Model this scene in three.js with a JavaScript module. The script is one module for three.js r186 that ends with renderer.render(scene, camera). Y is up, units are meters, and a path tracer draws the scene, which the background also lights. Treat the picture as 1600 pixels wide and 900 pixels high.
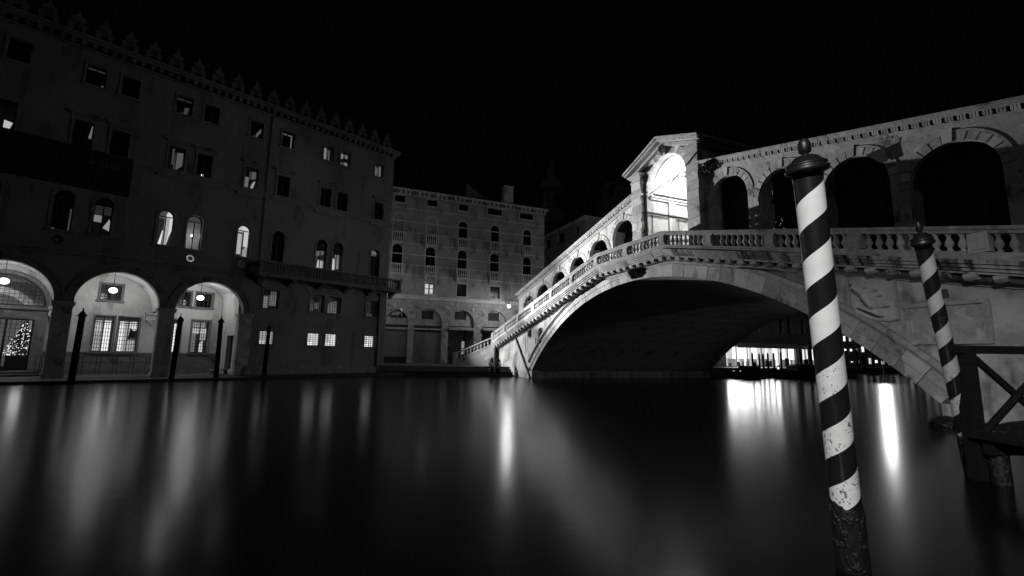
import * as THREE from 'three';
import { mergeGeometries } from 'three/addons/utils/BufferGeometryUtils.js';

// ---------------------------------------------------------------- camera, sky, moon, exposure
const scene = new THREE.Scene();
const camera = new THREE.PerspectiveCamera(63.02, 16 / 9, 0.1, 600);
camera.position.set(22.711, 1.579, 17.016);
camera.lookAt(22.711 - 91.19, 1.579 + 14.425, 17.016 - 38.423);
camera.rotateZ(0.0151);
scene.add(camera);
const renderer = new THREE.WebGLRenderer({ antialias: true });
renderer.setSize(1024, 576);
renderer.shadowMap.enabled = true;
renderer.toneMapping = THREE.LinearToneMapping;
renderer.toneMappingExposure = 1;
{
  const W = 64, H = 32, d = new Float32Array(W * H * 4);
  for (let y = 0; y < H; y++) for (let x = 0; x < W; x++) {
    const e = Math.max(0, (y + 0.5) / H * 2 - 1), v = 0.0003 + 0.0005 * Math.exp(-e * 5);
    d.set([v, v, v, 1], (y * W + x) * 4);
  }
  const t = new THREE.DataTexture(d, W, H, THREE.RGBAFormat, THREE.FloatType);
  t.mapping = THREE.EquirectangularReflectionMapping; t.needsUpdate = true;
  scene.background = t; scene.environment = t;
}
const moon = new THREE.DirectionalLight(0xffffff, 0.045);
moon.position.set(40, 66, 76); moon.target.position.set(-15, 5, 0);
moon.castShadow = true; moon.shadow.radius = 16;
Object.assign(moon.shadow.camera, { left: -80, right: 80, top: 80, bottom: -80, far: 250 });
scene.add(moon, moon.target);
const POWER = { bankWide: 560, bankBeam: 3700, quayFlood: 820, arcade: 7.5, passage: 64, wallLamp: 12, hangLamp: 36, farLamp: 140, shops: 10, addedBridgeLamp: 60, southLamp: 55 };

// ---------------------------------------------------------------- helpers
let seed = 7;
const rnd = () => { seed = (seed + 0x6d2b79f5) | 0; let t = Math.imul(seed ^ (seed >>> 15), 1 | seed); t = (t + Math.imul(t ^ (t >>> 7), 61 | t)) ^ t; return ((t ^ (t >>> 14)) >>> 0) / 4294967296; };
const rr = (a, b) => a + (b - a) * rnd();
function hash(x, y, s) { let h = Math.imul(x, 374761393) ^ Math.imul(y, 668265263) ^ Math.imul(s, 974711); h = Math.imul(h ^ (h >>> 13), 1274126177); return ((h ^ (h >>> 16)) >>> 0) / 4294967296; }
function vnoise(u, v, nx, ny, s) {            // tiles over 0..1
  const x = u * nx, y = v * ny, i = Math.floor(x), j = Math.floor(y), f = x - i, g = y - j, a = f * f * (3 - 2 * f), b = g * g * (3 - 2 * g);
  const h = (p, q) => hash(((p % nx) + nx) % nx, ((q % ny) + ny) % ny, s);
  return (h(i, j) * (1 - a) + h(i + 1, j) * a) * (1 - b) + (h(i, j + 1) * (1 - a) + h(i + 1, j + 1) * a) * b;
}
function fbm(u, v, nx, ny, s, o = 4) { let r = 0, w = 0.5, t = 0; for (let k = 0; k < o; k++) { r += w * vnoise(u, v, nx << k, ny << k, s + k); t += w; w *= 0.55; } return r / t; }
const sm = (a, b, x) => { const t = Math.min(1, Math.max(0, (x - a) / (b - a))); return t * t * (3 - 2 * t); };
function tex(n, metres, f) {
  const d = new Uint8Array(n * n * 4);
  for (let y = 0; y < n; y++) for (let x = 0; x < n; x++) { const v = Math.round(255 * Math.min(1, Math.max(0, f(x / n, y / n)))); d.set([v, v, v, 255], (y * n + x) * 4); }
  const t = new THREE.DataTexture(d, n, n); t.wrapS = t.wrapT = THREE.RepeatWrapping; t.magFilter = THREE.LinearFilter; t.minFilter = THREE.LinearMipmapLinearFilter; t.generateMipmaps = true;
  t.repeat.set(1 / metres, 1 / metres); t.needsUpdate = true; return t;
}
const T = {
  stone: tex(512, 3.1, (u, v) => 0.62 + 0.5 * (fbm(u, v, 5, 5, 1, 5) - 0.5) + 0.3 * (fbm(u, v, 40, 40, 9, 3) - 0.5) - 0.35 * sm(0.6, 0.75, fbm(u, v, 7, 4, 21, 5)) + 0.2 * sm(0.58, 0.7, fbm(u, v, 9, 7, 41, 4))),
  marble: tex(512, 4.3, (u, v) => 0.72 + 0.45 * (fbm(u, v, 4, 4, 3, 5) - 0.5) + 0.2 * (fbm(u, v, 50, 50, 12, 3) - 0.5) - 0.3 * sm(0.6, 0.74, fbm(u, v, 9, 3, 31, 5))),
  blotch: tex(1024, 9.1, (u, v) => 0.8 + 0.5 * (fbm(u, v, 9, 7, 131, 5) - 0.5) + 0.16 * (fbm(u, v, 90, 90, 137, 3) - 0.5) - 0.34 * sm(0.5, 0.66, fbm(u, v, 7, 6, 141, 6)) - 0.22 * sm(0.6, 0.72, fbm(u, v, 34, 7, 147, 4))),
  stain: tex(512, 3.7, (u, v) => { const m = sm(0.42, 0.6, fbm(u, v, 9, 3, 5, 5)), k = sm(0.5, 0.68, fbm(u, v, 26, 5, 15, 4)); return 0.85 - 0.62 * m - 0.3 * k + 0.3 * (fbm(u, v, 40, 40, 8, 3) - 0.5); }),
  plaster: tex(512, 7.3, (u, v) => 0.72 + 0.4 * (fbm(u, v, 4, 4, 51, 6) - 0.5) + 0.16 * (fbm(u, v, 60, 60, 57, 2) - 0.5) - 0.2 * sm(0.58, 0.72, fbm(u, v, 14, 4, 61, 4))),
  paint: tex(512, 1.1, (u, v) => 0.9 + 0.14 * (fbm(u, v, 6, 20, 71, 5) - 0.5)),
  chipped: tex(1024, 0.8, (u, v) => 0.86 + 0.22 * (fbm(u, v, 6, 16, 72, 5) - 0.5) - 0.75 * sm(0.66, 0.69, fbm(u, v, 60, 40, 75, 3) * (0.55 + 0.85 * fbm(u, v, 3, 3, 79, 2)))),
  wood: tex(256, 0.9, (u, v) => 0.6 + 0.6 * (fbm(u, v, 3, 48, 81, 3) - 0.5) + 0.4 * (fbm(u, v, 6, 6, 85, 4) - 0.5)),
  weed: tex(256, 0.6, (u, v) => 0.2 + 0.75 * sm(0.5, 0.75, fbm(u, v, 14, 10, 91, 4))),
  leaf: tex(128, 0.5, (u, v) => 0.5 + 0.6 * (fbm(u, v, 8, 8, 95, 3) - 0.5)),
  ripple: tex(512, 3.3, (u, v) => fbm(u, v, 12, 10, 101, 4)),
};
function mat(a, map, rough = 0.85, bump = 0, extra = {}) {
  const m = new THREE.MeshStandardMaterial({ roughness: rough, metalness: 0, ...extra });
  m.color.setRGB(a, a, a * 0.99); if (map) m.map = map; if (bump) { m.bumpMap = map; m.bumpScale = bump; }
  return m;
}
const glow = (v) => { const m = new THREE.MeshStandardMaterial({ roughness: 0.9 }); m.color.setRGB(0.3, 0.3, 0.3); m.emissive.setRGB(v, v, v); return m; };
const glows = {}; const glowOf = (v) => (glows[v] ??= glow(v));
const MAT = {
  stone: mat(0.62, T.stone, 0.88, 0.012), stoneB: mat(0.56, T.stone, 0.88, 0.012), stoneC: mat(0.68, T.marble, 0.86, 0.012), stained: mat(0.5, T.stain, 0.92, 0.015), spandrel: mat(0.62, T.blotch, 0.86, 0.012),
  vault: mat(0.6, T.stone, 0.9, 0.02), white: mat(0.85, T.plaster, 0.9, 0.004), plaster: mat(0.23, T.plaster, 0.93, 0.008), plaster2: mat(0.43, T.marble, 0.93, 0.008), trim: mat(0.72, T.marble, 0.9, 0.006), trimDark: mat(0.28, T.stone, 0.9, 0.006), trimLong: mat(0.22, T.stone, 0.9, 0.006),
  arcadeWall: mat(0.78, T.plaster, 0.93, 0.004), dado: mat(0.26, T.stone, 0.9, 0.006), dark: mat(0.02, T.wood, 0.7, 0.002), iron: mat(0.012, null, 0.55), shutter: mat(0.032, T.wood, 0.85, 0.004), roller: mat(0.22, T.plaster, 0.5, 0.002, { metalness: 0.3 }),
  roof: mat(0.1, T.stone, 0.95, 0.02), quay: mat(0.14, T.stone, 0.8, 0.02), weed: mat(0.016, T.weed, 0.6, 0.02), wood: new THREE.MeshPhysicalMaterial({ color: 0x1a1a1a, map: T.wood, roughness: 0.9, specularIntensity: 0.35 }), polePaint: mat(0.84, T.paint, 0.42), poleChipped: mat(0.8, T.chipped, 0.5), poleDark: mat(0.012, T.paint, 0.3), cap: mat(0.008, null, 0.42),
  leaf: mat(0.05, T.leaf, 0.8), banner: mat(0.012, T.plaster, 0.9), print: mat(0.1, null, 0.9), room: mat(0.45, T.plaster, 0.95), roomDark: mat(0.3, T.plaster, 0.95), awning: mat(0.55, T.plaster, 0.9), ivy: mat(0.035, T.leaf, 0.8),
  glass: new THREE.MeshPhysicalMaterial({ color: 0xffffff, roughness: 0.02, transmission: 1, thickness: 0, ior: 1.45 }), darkGlass: mat(0.008, null, 0.08),
   boat: mat(0.02, null, 0.3), back: mat(0.16, T.plaster, 0.95, 0.01),
};
const water = new THREE.MeshPhysicalMaterial({ roughness: 0.185, ior: 1.22, metalness: 0 });
water.color.setRGB(0.004, 0.004, 0.004); water.bumpMap = T.ripple; water.bumpScale = 0.0012;

const BOXI = new THREE.BoxGeometry(1, 1, 1).toNonIndexed();
const box = (w, h, d, x = 0, y = 0, z = 0, ry = 0, rz = 0, rx = 0) => { const g = BOXI.clone(); g.scale(w, h, d); if (rz) g.rotateZ(rz); if (rx) g.rotateX(rx); if (ry) g.rotateY(ry); return g.translate(x, y, z); };
const bb = (x0, x1, y0, y1, z0, z1) => box(x1 - x0, y1 - y0, z1 - z0, (x0 + x1) / 2, (y0 + y1) / 2, (z0 + z1) / 2);
function sl(x0, y0, x1, y1, h, z0, z1) {      // a sloping bar with upright ends, y given at its top
  const g = BOXI.clone(), p = g.attributes.position;
  for (let i = 0; i < p.count; i++) { const t = p.getX(i) + 0.5; p.setXYZ(i, x0 + (x1 - x0) * t, y0 + (y1 - y0) * t - h * (0.5 - p.getY(i)), z0 + (z1 - z0) * (p.getZ(i) + 0.5)); }
  g.computeVertexNormals(); return g;
}
function ext(pts, holes, z0, z1) {
  const s = new THREE.Shape(pts.map((p) => new THREE.Vector2(...p)));
  for (const h of holes) s.holes.push(new THREE.Path(h.map((p) => new THREE.Vector2(...p))));
  return new THREE.ExtrudeGeometry(s, { depth: z1 - z0, bevelEnabled: false, curveSegments: 4 }).translate(0, 0, z0);
}
const cyl = (r0, r1, h, x, y, z, n = 12) => new THREE.CylinderGeometry(r0, r1, h, n).translate(x, y + h / 2, z);
const ball = (r, x, y, z, sy = 1, n = 12) => new THREE.SphereGeometry(r, n, Math.ceil(n * 0.7)).scale(1, sy, 1).translate(x, y, z);
const lathe = (pts, n = 14) => new THREE.LatheGeometry(pts.map((p) => new THREE.Vector2(...p)), n);
function rod(a, b, r, n = 6) { const A = new THREE.Vector3(...a), B = new THREE.Vector3(...b), l = A.distanceTo(B), g = new THREE.CylinderGeometry(r, r, l, n); g.applyQuaternion(new THREE.Quaternion().setFromUnitVectors(new THREE.Vector3(0, 1, 0), B.clone().sub(A).normalize())); const m = A.add(B).multiplyScalar(0.5); return g.translate(m.x, m.y, m.z); }
function uvBox(g) {
  const p = g.attributes.position, n = g.attributes.normal, uv = new Float32Array(p.count * 2);
  for (let i = 0; i < p.count; i += 3) {
    let X = 0, Y = 0, Z = 0; for (let k = 0; k < 3; k++) { X += Math.abs(n.getX(i + k)); Y += Math.abs(n.getY(i + k)); Z += Math.abs(n.getZ(i + k)); }
    for (let k = i; k < i + 3; k++) { const x = p.getX(k), y = p.getY(k), z = p.getZ(k); uv.set(X >= Y && X >= Z ? [z, y] : Y >= Z ? [x, z] : [x, y], k * 2); }
  }
  g.setAttribute('uv', new THREE.BufferAttribute(uv, 2)); return g;
}
function join(list) {
  const a = list.map((g) => { const q = g.index ? g.toNonIndexed() : g; for (const k of Object.keys(q.attributes)) if (k !== 'position' && k !== 'normal') q.deleteAttribute(k); if (!q.attributes.normal) q.computeVertexNormals(); q.clearGroups?.(); return q; });
  return uvBox(a.length === 1 ? a[0] : mergeGeometries(a));
}
const used = {};
const numbered = (n) => { const k = (used[n] = (used[n] ?? -1) + 1); return k ? n + '_' + String(k).padStart(3, '0') : n; };
function part(name, geo, m, parent, at) {
  const g = Array.isArray(geo) ? join(geo) : geo, o = new THREE.Mesh(g, m); o.name = name; o.castShadow = o.receiveShadow = true;
  if (at) o.position.set(...at); parent.add(o); return o;
}
function thing(name, label, category, at = [0, 0, 0], turn = 0, group) {
  const o = new THREE.Group(); o.name = numbered(name); o.position.set(...at); o.rotation.y = turn; o.userData = { label, category }; if (group) o.userData.group = group; scene.add(o); return o;
}
function struct(name, geo, m) { const o = part(numbered(name), geo, m, scene); o.userData.kind = 'structure'; return o; }
const stuff = (o) => { o.userData.kind = 'stuff'; return o; };
const arcPts = (cx, cy, r, a0, a1, n) => Array.from({ length: n + 1 }, (_, i) => { const a = a0 + (a1 - a0) * i / n; return [cx + r * Math.cos(a), cy + r * Math.sin(a)]; });
const archHole = (cx, hw, y0, spring, n = 16) => [[cx - hw, y0], [cx + hw, y0], ...arcPts(cx, spring, hw, 0, Math.PI, n)];
const rect = (x0, x1, y0, y1) => [[x0, y0], [x1, y0], [x1, y1], [x0, y1]];
function ringPiece(cx, cy, r0, r1, a0, a1, z0, z1, n = 2) { return ext([...arcPts(cx, cy, r1, a0, a1, n), ...arcPts(cx, cy, r0, a1, a0, n)], [], z0, z1); }
function lamp(power, at, radius, parent = scene) { const l = new THREE.PointLight(0xffffff, power); l.position.set(...at); l.castShadow = true; l.shadow.radius = radius / 0.02; parent.add(l); return l; }

// a carved relief: a grid raised by overlapping rounded strokes; strokes are [x0, y0, r0, x1, y1, r1, height]
function relief(w, h, strokes, depth, nx, ny, grain = 0.01) {
  const g = new THREE.PlaneGeometry(w, h, nx, ny), p = g.attributes.position;
  for (let i = 0; i < p.count; i++) {
    const x = p.getX(i), y = p.getY(i); let z = 0;
    for (const [x0, y0, r0, x1, y1, r1, k = 1] of strokes) {
      const dx = x1 - x0, dy = y1 - y0, l = dx * dx + dy * dy, t = l ? Math.min(1, Math.max(0, ((x - x0) * dx + (y - y0) * dy) / l)) : 0, r = r0 + (r1 - r0) * t;
      const q = 1 - ((x - x0 - dx * t) ** 2 + (y - y0 - dy * t) ** 2) / (r * r); if (q > 0) z = Math.max(z, Math.sqrt(q) * k * Math.min(1, r * 9));
    }
    const edge = Math.min(1, (w / 2 - Math.abs(x)) * 40, (h / 2 - Math.abs(y)) * 40);
    p.setZ(i, (z * depth + grain * fbm(x * 0.3 + 0.5, y * 0.3 + 0.5, 24, 24, 201, 3) * 2) * Math.max(0, edge));
  }
  g.computeVertexNormals(); return g;
}
function carvedHead(s) {                       // a bearded head with a crest and side locks
  const g = new THREE.IcosahedronGeometry(1, 3), p = g.attributes.position, v = new THREE.Vector3();
  for (let i = 0; i < p.count; i++) {
    v.fromBufferAttribute(p, i); let r = 1 + 0.12 * (fbm(v.x * 0.25 + 0.5, v.y * 0.25 + 0.5, 12, 12, 301, 3) - 0.5);
    if (v.z > 0.4) { r += 0.28 * Math.exp(-((v.x / 0.16) ** 2) - ((v.y + 0.05) / 0.3) ** 2); r -= 0.14 * (Math.exp(-(((Math.abs(v.x) - 0.33) / 0.14) ** 2) - ((v.y - 0.2) / 0.12) ** 2)); r -= 0.1 * Math.exp(-((v.x / 0.3) ** 2) - ((v.y + 0.42) / 0.07) ** 2); }
    if (v.y > 0.45 || Math.abs(v.x) > 0.72) r += 0.22 + 0.1 * Math.sin(v.x * 14) * Math.sin(v.y * 11);
    p.setXYZ(i, v.x * r * 0.8 * s, (v.y * r * (v.y < 0 ? 1.25 : 1.05)) * s, v.z * r * 0.8 * s);
  }
  g.computeVertexNormals(); return g;
}
function leaves(n, fill, size) {               // leaf-sized faces through a crown's volume
  const pos = [];
  for (let i = 0; i < n; i++) {
    const [x, y, z] = fill(), s = size * rr(0.6, 1.3), a = new THREE.Vector3(rr(-1, 1), rr(-1, 1), rr(-1, 1)).normalize().multiplyScalar(s), b = new THREE.Vector3(rr(-1, 1), rr(-1, 1), rr(-1, 1)).cross(a).normalize().multiplyScalar(s * 0.45);
    pos.push(x - a.x, y - a.y, z - a.z, x + b.x, y + b.y, z + b.z, x + a.x, y + a.y, z + a.z, x - a.x, y - a.y, z - a.z, x + a.x, y + a.y, z + a.z, x - b.x, y - b.y, z - b.z);
  }
  const g = new THREE.BufferGeometry(); g.setAttribute('position', new THREE.BufferAttribute(new Float32Array(pos), 3)); g.computeVertexNormals(); return g;
}

// ---------------------------------------------------------------- water and ground
const WL = -0.25;
struct('canal_water', [new THREE.PlaneGeometry(420, 420, 1, 1).rotateX(-Math.PI / 2).translate(-40, WL, -20)], water);
struct('quay', [ext([[-21.9, 12], [-50, 12], [-50, -22], [-16.2, -22], [-16.2, -0.9], [-19.3, -0.9]].map(([x, z]) => [x, -z]), [], -1.5, 0.6).rotateX(-Math.PI / 2)], MAT.quay);
{
  const steps = thing('landing_steps', 'dark wet stone steps leading down from the quay to the water beside the bridge foot', 'steps');
  for (let i = 0; i < 3; i++) part('step', [ext([[-19.28 + i * 0.36, 0.92], [-19.28 + (i + 1) * 0.36, 0.92], [-21.85 + (i + 1) * 0.36, -10.6], [-21.85 + i * 0.36, -10.6]], [], -1.4, 0.36 - i * 0.24).rotateX(-Math.PI / 2)], i ? MAT.weed : MAT.quay, steps);
}
struct('far_quay', [bb(-48, -14.2, -1.4, 0.75, -44, -22.02), bb(-62, -24, -1.4, 0.6, -96, -44.02), bb(-24, 30, -1.4, 0.6, -120, -92), bb(15.2, 60, -1.5, 0.75, -60, -21.22)], MAT.quay);
struct('near_quay', [ext([[22.2, -20.5], [21.4, -34], [60, -34], [60, 24], [23.8, 24], [23.8, 1.1], [23.9, -12.6]], [], -1.5, 0.9).rotateX(-Math.PI / 2)], MAT.quay);

// ---------------------------------------------------------------- the bridge
const P = 3.2, RAMP = 0.2326, XR = 23.6;
const rail = (x) => 8.37 - RAMP * Math.max(0, Math.abs(x) - P);
const runs = (x0, x1, drop, h, z0, z1) => { const k = [x0, -P, P, x1].filter((v, i, a) => v >= x0 && v <= x1 && a.indexOf(v) === i), out = []; for (let i = 0; i + 1 < k.length; i++) out.push(sl(k[i], rail(k[i]) - drop, k[i + 1], rail(k[i + 1]) - drop, h, z0, z1)); return out; };
const bridge = thing('stone_bridge', 'large white stone arch bridge with a stepped arcade and central portico across the canal', 'bridge');
{
  const R = 20.68, CY = -14.47, a0 = Math.acos(14.41 / R), a1 = Math.PI - a0, RO = R + 0.98;
  const b0 = Math.acos(Math.min(1, 14.9 / RO));
  const under = ([x, y]) => [x, Math.min(y, rail(x) - 1.715)];     // the ring runs up behind the string moulding
  const band = (r0, r1, p, q, z0, z1, n) => { const a = arcPts(0, CY, r1, p, q, n).map(under), b = arcPts(0, CY, r0, q, p, n).map(under); return a.some((v, i) => v[1] - b[n - i][1] > 0.02) ? [ext([...a, ...b], [], z0, z1)] : []; };
  const outline = [[-22.5, -0.9], [-15.2, -0.9], [-15.2, 0.364], ...arcPts(0, CY, RO - 0.05, Math.PI - b0, b0, 48).map(under), [15.2, 0.364], [15.2, -0.9], [XR, -0.9], [XR, rail(XR) - 1.69], [P, rail(P) - 1.69], [-P, rail(P) - 1.69], [-22.5, rail(22.5) - 1.69]];
  part('spandrel_wall', [ext(outline, [], -1.0, -0.6), bb(-15.2, -14.41, -0.9, 0.364, -20.9, -0.58), bb(14.41, 15.2, -0.9, 0.364, -20.9, -0.58)], MAT.spandrel, bridge);
  part('far_spandrel_wall', [ext(outline, [], -21.2, -20.8)], MAT.spandrel, bridge);
  part('abutment_wall', [bb(-22.5, -22.2, -0.9, 2.2, -20.8, -1.0), bb(XR - 0.3, XR, -0.9, 2, -20.8, -1)], MAT.spandrel, bridge);
  // the barrel under the bridge, in courses
  const vault = part('vault', [ringPiece(0, CY, R + 0.03, R + 0.5, a0, a1, -20.8, -1.0, 60)], MAT.vault, bridge);
  const cs = []; for (let i = 0; i < 26; i++) { const p = a0 + (a1 - a0) * (i + 0.03) / 26, q = a0 + (a1 - a0) * (i + 0.97) / 26; cs.push(ringPiece(0, CY, R, R + 0.05, p, q, -20.8, -0.9, 2)); }
  stuff(part('vault_stones', cs, MAT.vault, bridge));
  // face of the arch: voussoirs in two fasciae and a projecting moulding
  const N = 40, ring = part('archivolt_moulding', Array.from({ length: 40 }, (_, i) => { const p = b0 + (Math.PI - 2 * b0) * i / 40, q = b0 + (Math.PI - 2 * b0) * (i + 1) / 40; return [...band(R + 0.82, RO, p, q, -0.7, -0.36, 2), ...band(R + 0.74, R + 0.82, p, q, -0.7, -0.44, 2)]; }).flat(), MAT.stone, bridge);
  for (let i = 0; i < N; i++) {
    const p = a0 + (a1 - a0) * i / N + 0.0005, q = a0 + (a1 - a0) * (i + 1) / N - 0.0005, o = rr(-0.012, 0.012);
    part('voussoir', [...band(R, R + 0.36, p, q, -1.0, -0.55 + o, 2), ...band(R + 0.36, R + 0.74, p, q, -1.0, -0.51 + o, 2)], [MAT.stone, MAT.stoneB, MAT.stoneC][(rnd() * 3) | 0], ring);
  }
  part('deck', runs(-22.4, XR, 0.96, 0.6, -20.8, -0.2), MAT.quay, bridge);
  part('string_moulding', [...runs(-22.5, XR, 1.56, 0.07, -0.7, -0.46), ...runs(-22.5, XR, 1.632, 0.06, -0.7, -0.52)], MAT.stone, bridge);
  // cornice in stones, four to a bay, weathered where the rail drips
  const cor = part('cornice', [...runs(-22.5, XR, 0.84, 0.13, -0.5, 0.13), ...runs(-22.5, XR, 1.302, 0.07, -0.62, 0.0)], MAT.stone, bridge);
  const stones = []; for (let k = -7; k < 7; k++) for (let j = 0; j < 4; j++) stones.push([k * P + j * 0.8, k * P + (j + 1) * 0.8]);
  for (const [x0, x1] of stones) {
    const m = x0 > 3.5 ? (rnd() < 0.75 ? MAT.stained : MAT.stoneB) : [MAT.stone, MAT.stoneB, MAT.stoneC][(rnd() * 3) | 0], e = rr(-0.01, 0.01);
    part('cornice_stone', [sl(x0 + 0.006, rail(x0) - 0.972, x1 - 0.006, rail(x1) - 0.972, 0.12, -0.55, 0.22 + e), sl(x0 + 0.006, rail(x0) - 1.094, x1 - 0.006, rail(x1) - 1.094, 0.1, -0.55, 0.15 + e), sl(x0 + 0.006, rail(x0) - 1.196, x1 - 0.006, rail(x1) - 1.196, 0.1, -0.55, 0.07 + e)], m, cor);
  }
  for (let i = -35; i < 36; i++) {
    const x = i * 0.64 + 0.32, y = rail(x) - 1.375, g = ext([[-0.62, 0], [0.02, 0], [0.02, -0.1], [-0.06, -0.17], [-0.62, -0.19]], [], -0.15, 0.15).rotateY(-Math.PI / 2);
    part('bracket', [g.translate(x, y, 0)], x > 3 && rnd() < 0.3 ? MAT.stained : i % 2 ? MAT.stone : MAT.stoneC, bridge);
  }
  // balustrade
  const bal = part('balustrade', [...runs(-22.55, XR, 0, 0.1, -0.2, 0.17), ...runs(-22.5, XR, 0.102, 0.11, -0.15, 0.12), ...runs(-22.5, XR, 0.74, 0.1, -0.14, 0.11)], MAT.stone, bridge);
  const prof = [[0.0, 0], [0.085, 0], [0.085, 0.05], [0.05, 0.08], [0.055, 0.12], [0.1, 0.19], [0.108, 0.24], [0.092, 0.31], [0.055, 0.4], [0.048, 0.46], [0.066, 0.49], [0.066, 0.51], [0.082, 0.52], [0.082, 0.56], [0, 0.56]];
  const bg = uvBox(lathe(prof, 12).toNonIndexed()), bm = [MAT.stone, MAT.stoneB, MAT.stoneC];
  for (let k = -7; k <= 7; k++) {
    const x = k * P; part('pedestal', [box(0.46, 0.56, 0.3, x, rail(x) - 0.48, -0.01), box(0.34, 0.4, 0.03, x, rail(x) - 0.48, 0.155)], bm[(k + 9) % 3], bal);
    if (k < 7) for (let j = 0; j < 9; j++) { const u = x + 0.23 + (P - 0.46) * (j + 0.5) / 9, o = part('baluster', bg, bm[(rnd() * 3) | 0], bal, [u, rail(u) - 0.757, -0.01]); o.rotation.y = rr(0, 3); }
  }
  // arcade on the deck: six arches on each ramp
  const ZF = -3.17, wallTop = (x) => 12.93 - RAMP * (Math.abs(x) - 3.05), spring = (i) => 11.5 - RAMP * P * i - 1.3;
  for (const s of [-1, 1]) {
    const X1 = 23.2, holes = [], out = [[3.05, 6.2], [X1, 1.6], [X1, wallTop(X1) - 0.5], [3.05, wallTop(3.05) - 0.5]].map(([x, y]) => [x * s, y]);
    for (let i = 0; i < 6; i++) { const cx = 4.65 + P * i, f = rail(cx + 1.3) - 0.95; holes.push(archHole(cx * s, 1.3, f - 0.02, spring(i), 20)); }
    const wall = part('arcade_wall', [ext(out, holes, ZF - 0.24, ZF)], s < 0 ? MAT.stoneC : MAT.stone, bridge);
    const bar = (drop, h, z) => sl(3.05 * s, wallTop(3.05) - drop, (X1 + 0.15) * s, wallTop(X1 + 0.15) - drop, h, ZF - 0.4, ZF + z);
    const cn = part('arcade_cornice', [bar(0, 0.09, 0.42), bar(0.092, 0.1, 0.36), bar(0.36, 0.1, 0.16), bar(0.462, 0.09, 0.1)], MAT.stone, wall);
    for (let j = 0; j < 60; j++) { const x = 3.25 + j * 0.33; part('modillion', [-0.085, 0, 0.085].map((d) => sl((x + d - 0.03) * s, wallTop(x + d - 0.03) - 0.194, (x + d + 0.03) * s, wallTop(x + d + 0.03) - 0.194, 0.16, ZF - 0.1, ZF + 0.29)).concat([sl((x - 0.115) * s, wallTop(x - 0.115) - 0.194, (x + 0.115) * s, wallTop(x + 0.115) - 0.194, 0.16, ZF - 0.1, ZF + 0.24)]), j % 3 ? MAT.stone : MAT.stoneC, cn); }
    for (let i = 0; i < 6; i++) {
      const cx = (4.65 + P * i) * s, cy = spring(i);
      for (let j = 0; j < 13; j++) {
        const p = Math.PI * j / 13 + 0.02, q = Math.PI * (j + 1) / 13 - 0.02, key = j === 6;
        part('arch_stone', [ringPiece(cx, cy, 1.3, key ? 1.78 : 1.6, p, q, ZF - 0.1, ZF + (key ? 0.07 : 0.03) + rr(0, 0.012), 2)], [MAT.stone, MAT.stoneC, MAT.stoneB][(rnd() * 3) | 0], wall);
      }
      for (const [p, q] of [[0.02, 1.44], [1.7, Math.PI - 0.02]]) part('arch_fillet', [ringPiece(cx, cy, 1.61, 1.68, p, q, ZF - 0.05, ZF + 0.04, 12)], MAT.stone, wall);
      const f = rail(cx) - 1.3, boards = []; for (let j = 0; j < 9; j++) boards.push(bb(cx - 1.36 + j * 0.304, cx - 1.36 + j * 0.304 + 0.29, f, cy + 0.1, ZF - 1.25, ZF - 1.2 + rr(0, 0.015)));
      boards.push(bb(cx - 1.4, cx + 1.4, cy + 0.1, cy + 0.32, ZF - 1.3, ZF - 1.12), bb(cx - 1.4, cx + 1.4, cy + 0.32, cy + 1.4, ZF - 1.3, ZF - 1.22));
      for (const dx of [-0.45, 0.45]) boards.push(bb(cx + dx - 0.05, cx + dx + 0.05, cy + 0.32, cy + 1.4, ZF - 1.22, ZF - 1.16));
      part('party_wall', [bb(cx - s * 1.6 - 0.08, cx - s * 1.6 + 0.08, f - 0.6, cy + 1.6, ZF - 1.3, ZF - 0.25)], MAT.stoneB, bridge);
      part('wooden_shutter', boards, MAT.shutter, bridge);
    }
    part('arcade_roof', [sl(3.4 * s, wallTop(3.4) - 0.1, X1 * s, wallTop(X1) - 0.1, 0.2, -9.5, ZF - 0.3), sl(3.4 * s, wallTop(3.4) - 0.3, X1 * s, wallTop(X1) - 0.3, 6, -9.6, -9.4)], MAT.roof, bridge);
  }
  // portico over the crown
  const por = part('portico', [ext([[-3.05, 7.2], [3.05, 7.2], [3.05, 14.1], [0, 15.35], [-3.05, 14.1]], [archHole(0, 1.83, 7.3, 12.75, 28)], -3.62, ZF)], MAT.stoneC, bridge);
  for (const x of [-3.05, 2.75]) part('portico_side_wall', [bb(x, x + 0.3, 7.2, 14.1, -7.2, -3.62)], MAT.stoneB, por);
  for (const s of [-1, 1]) {
    for (let i = 0; i < 11; i++) {
      const h = 0.56, y = 7.4 + i * h, a = i % 2 ? 0.02 : 0;
      part('stone_block', [bb(...(s > 0 ? [2.13 - a, 3.05 + a] : [-3.05 - a, -2.13 + a]), y + 0.014, y + h - 0.014, ZF, -2.77 + rr(-0.012, 0.012))], [MAT.stone, MAT.stoneC, MAT.stoneB][(rnd() * 3) | 0], por);
    }
    const c = (o, y0, y1) => bb(...(s > 0 ? [2.13 - o, 3.05 + o] : [-3.05 - o, -2.13 + o]), y0, y1, ZF, -2.77 + o);
    part('capital', [c(0.05, 13.57, 13.68), c(-0.01, 13.68, 13.86), c(0.09, 13.86, 13.96), c(0.2, 13.96, 14.08)], MAT.stone, por); part('band_moulding', [c(0.05, 12.55, 12.66)], MAT.stone, por);
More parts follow.
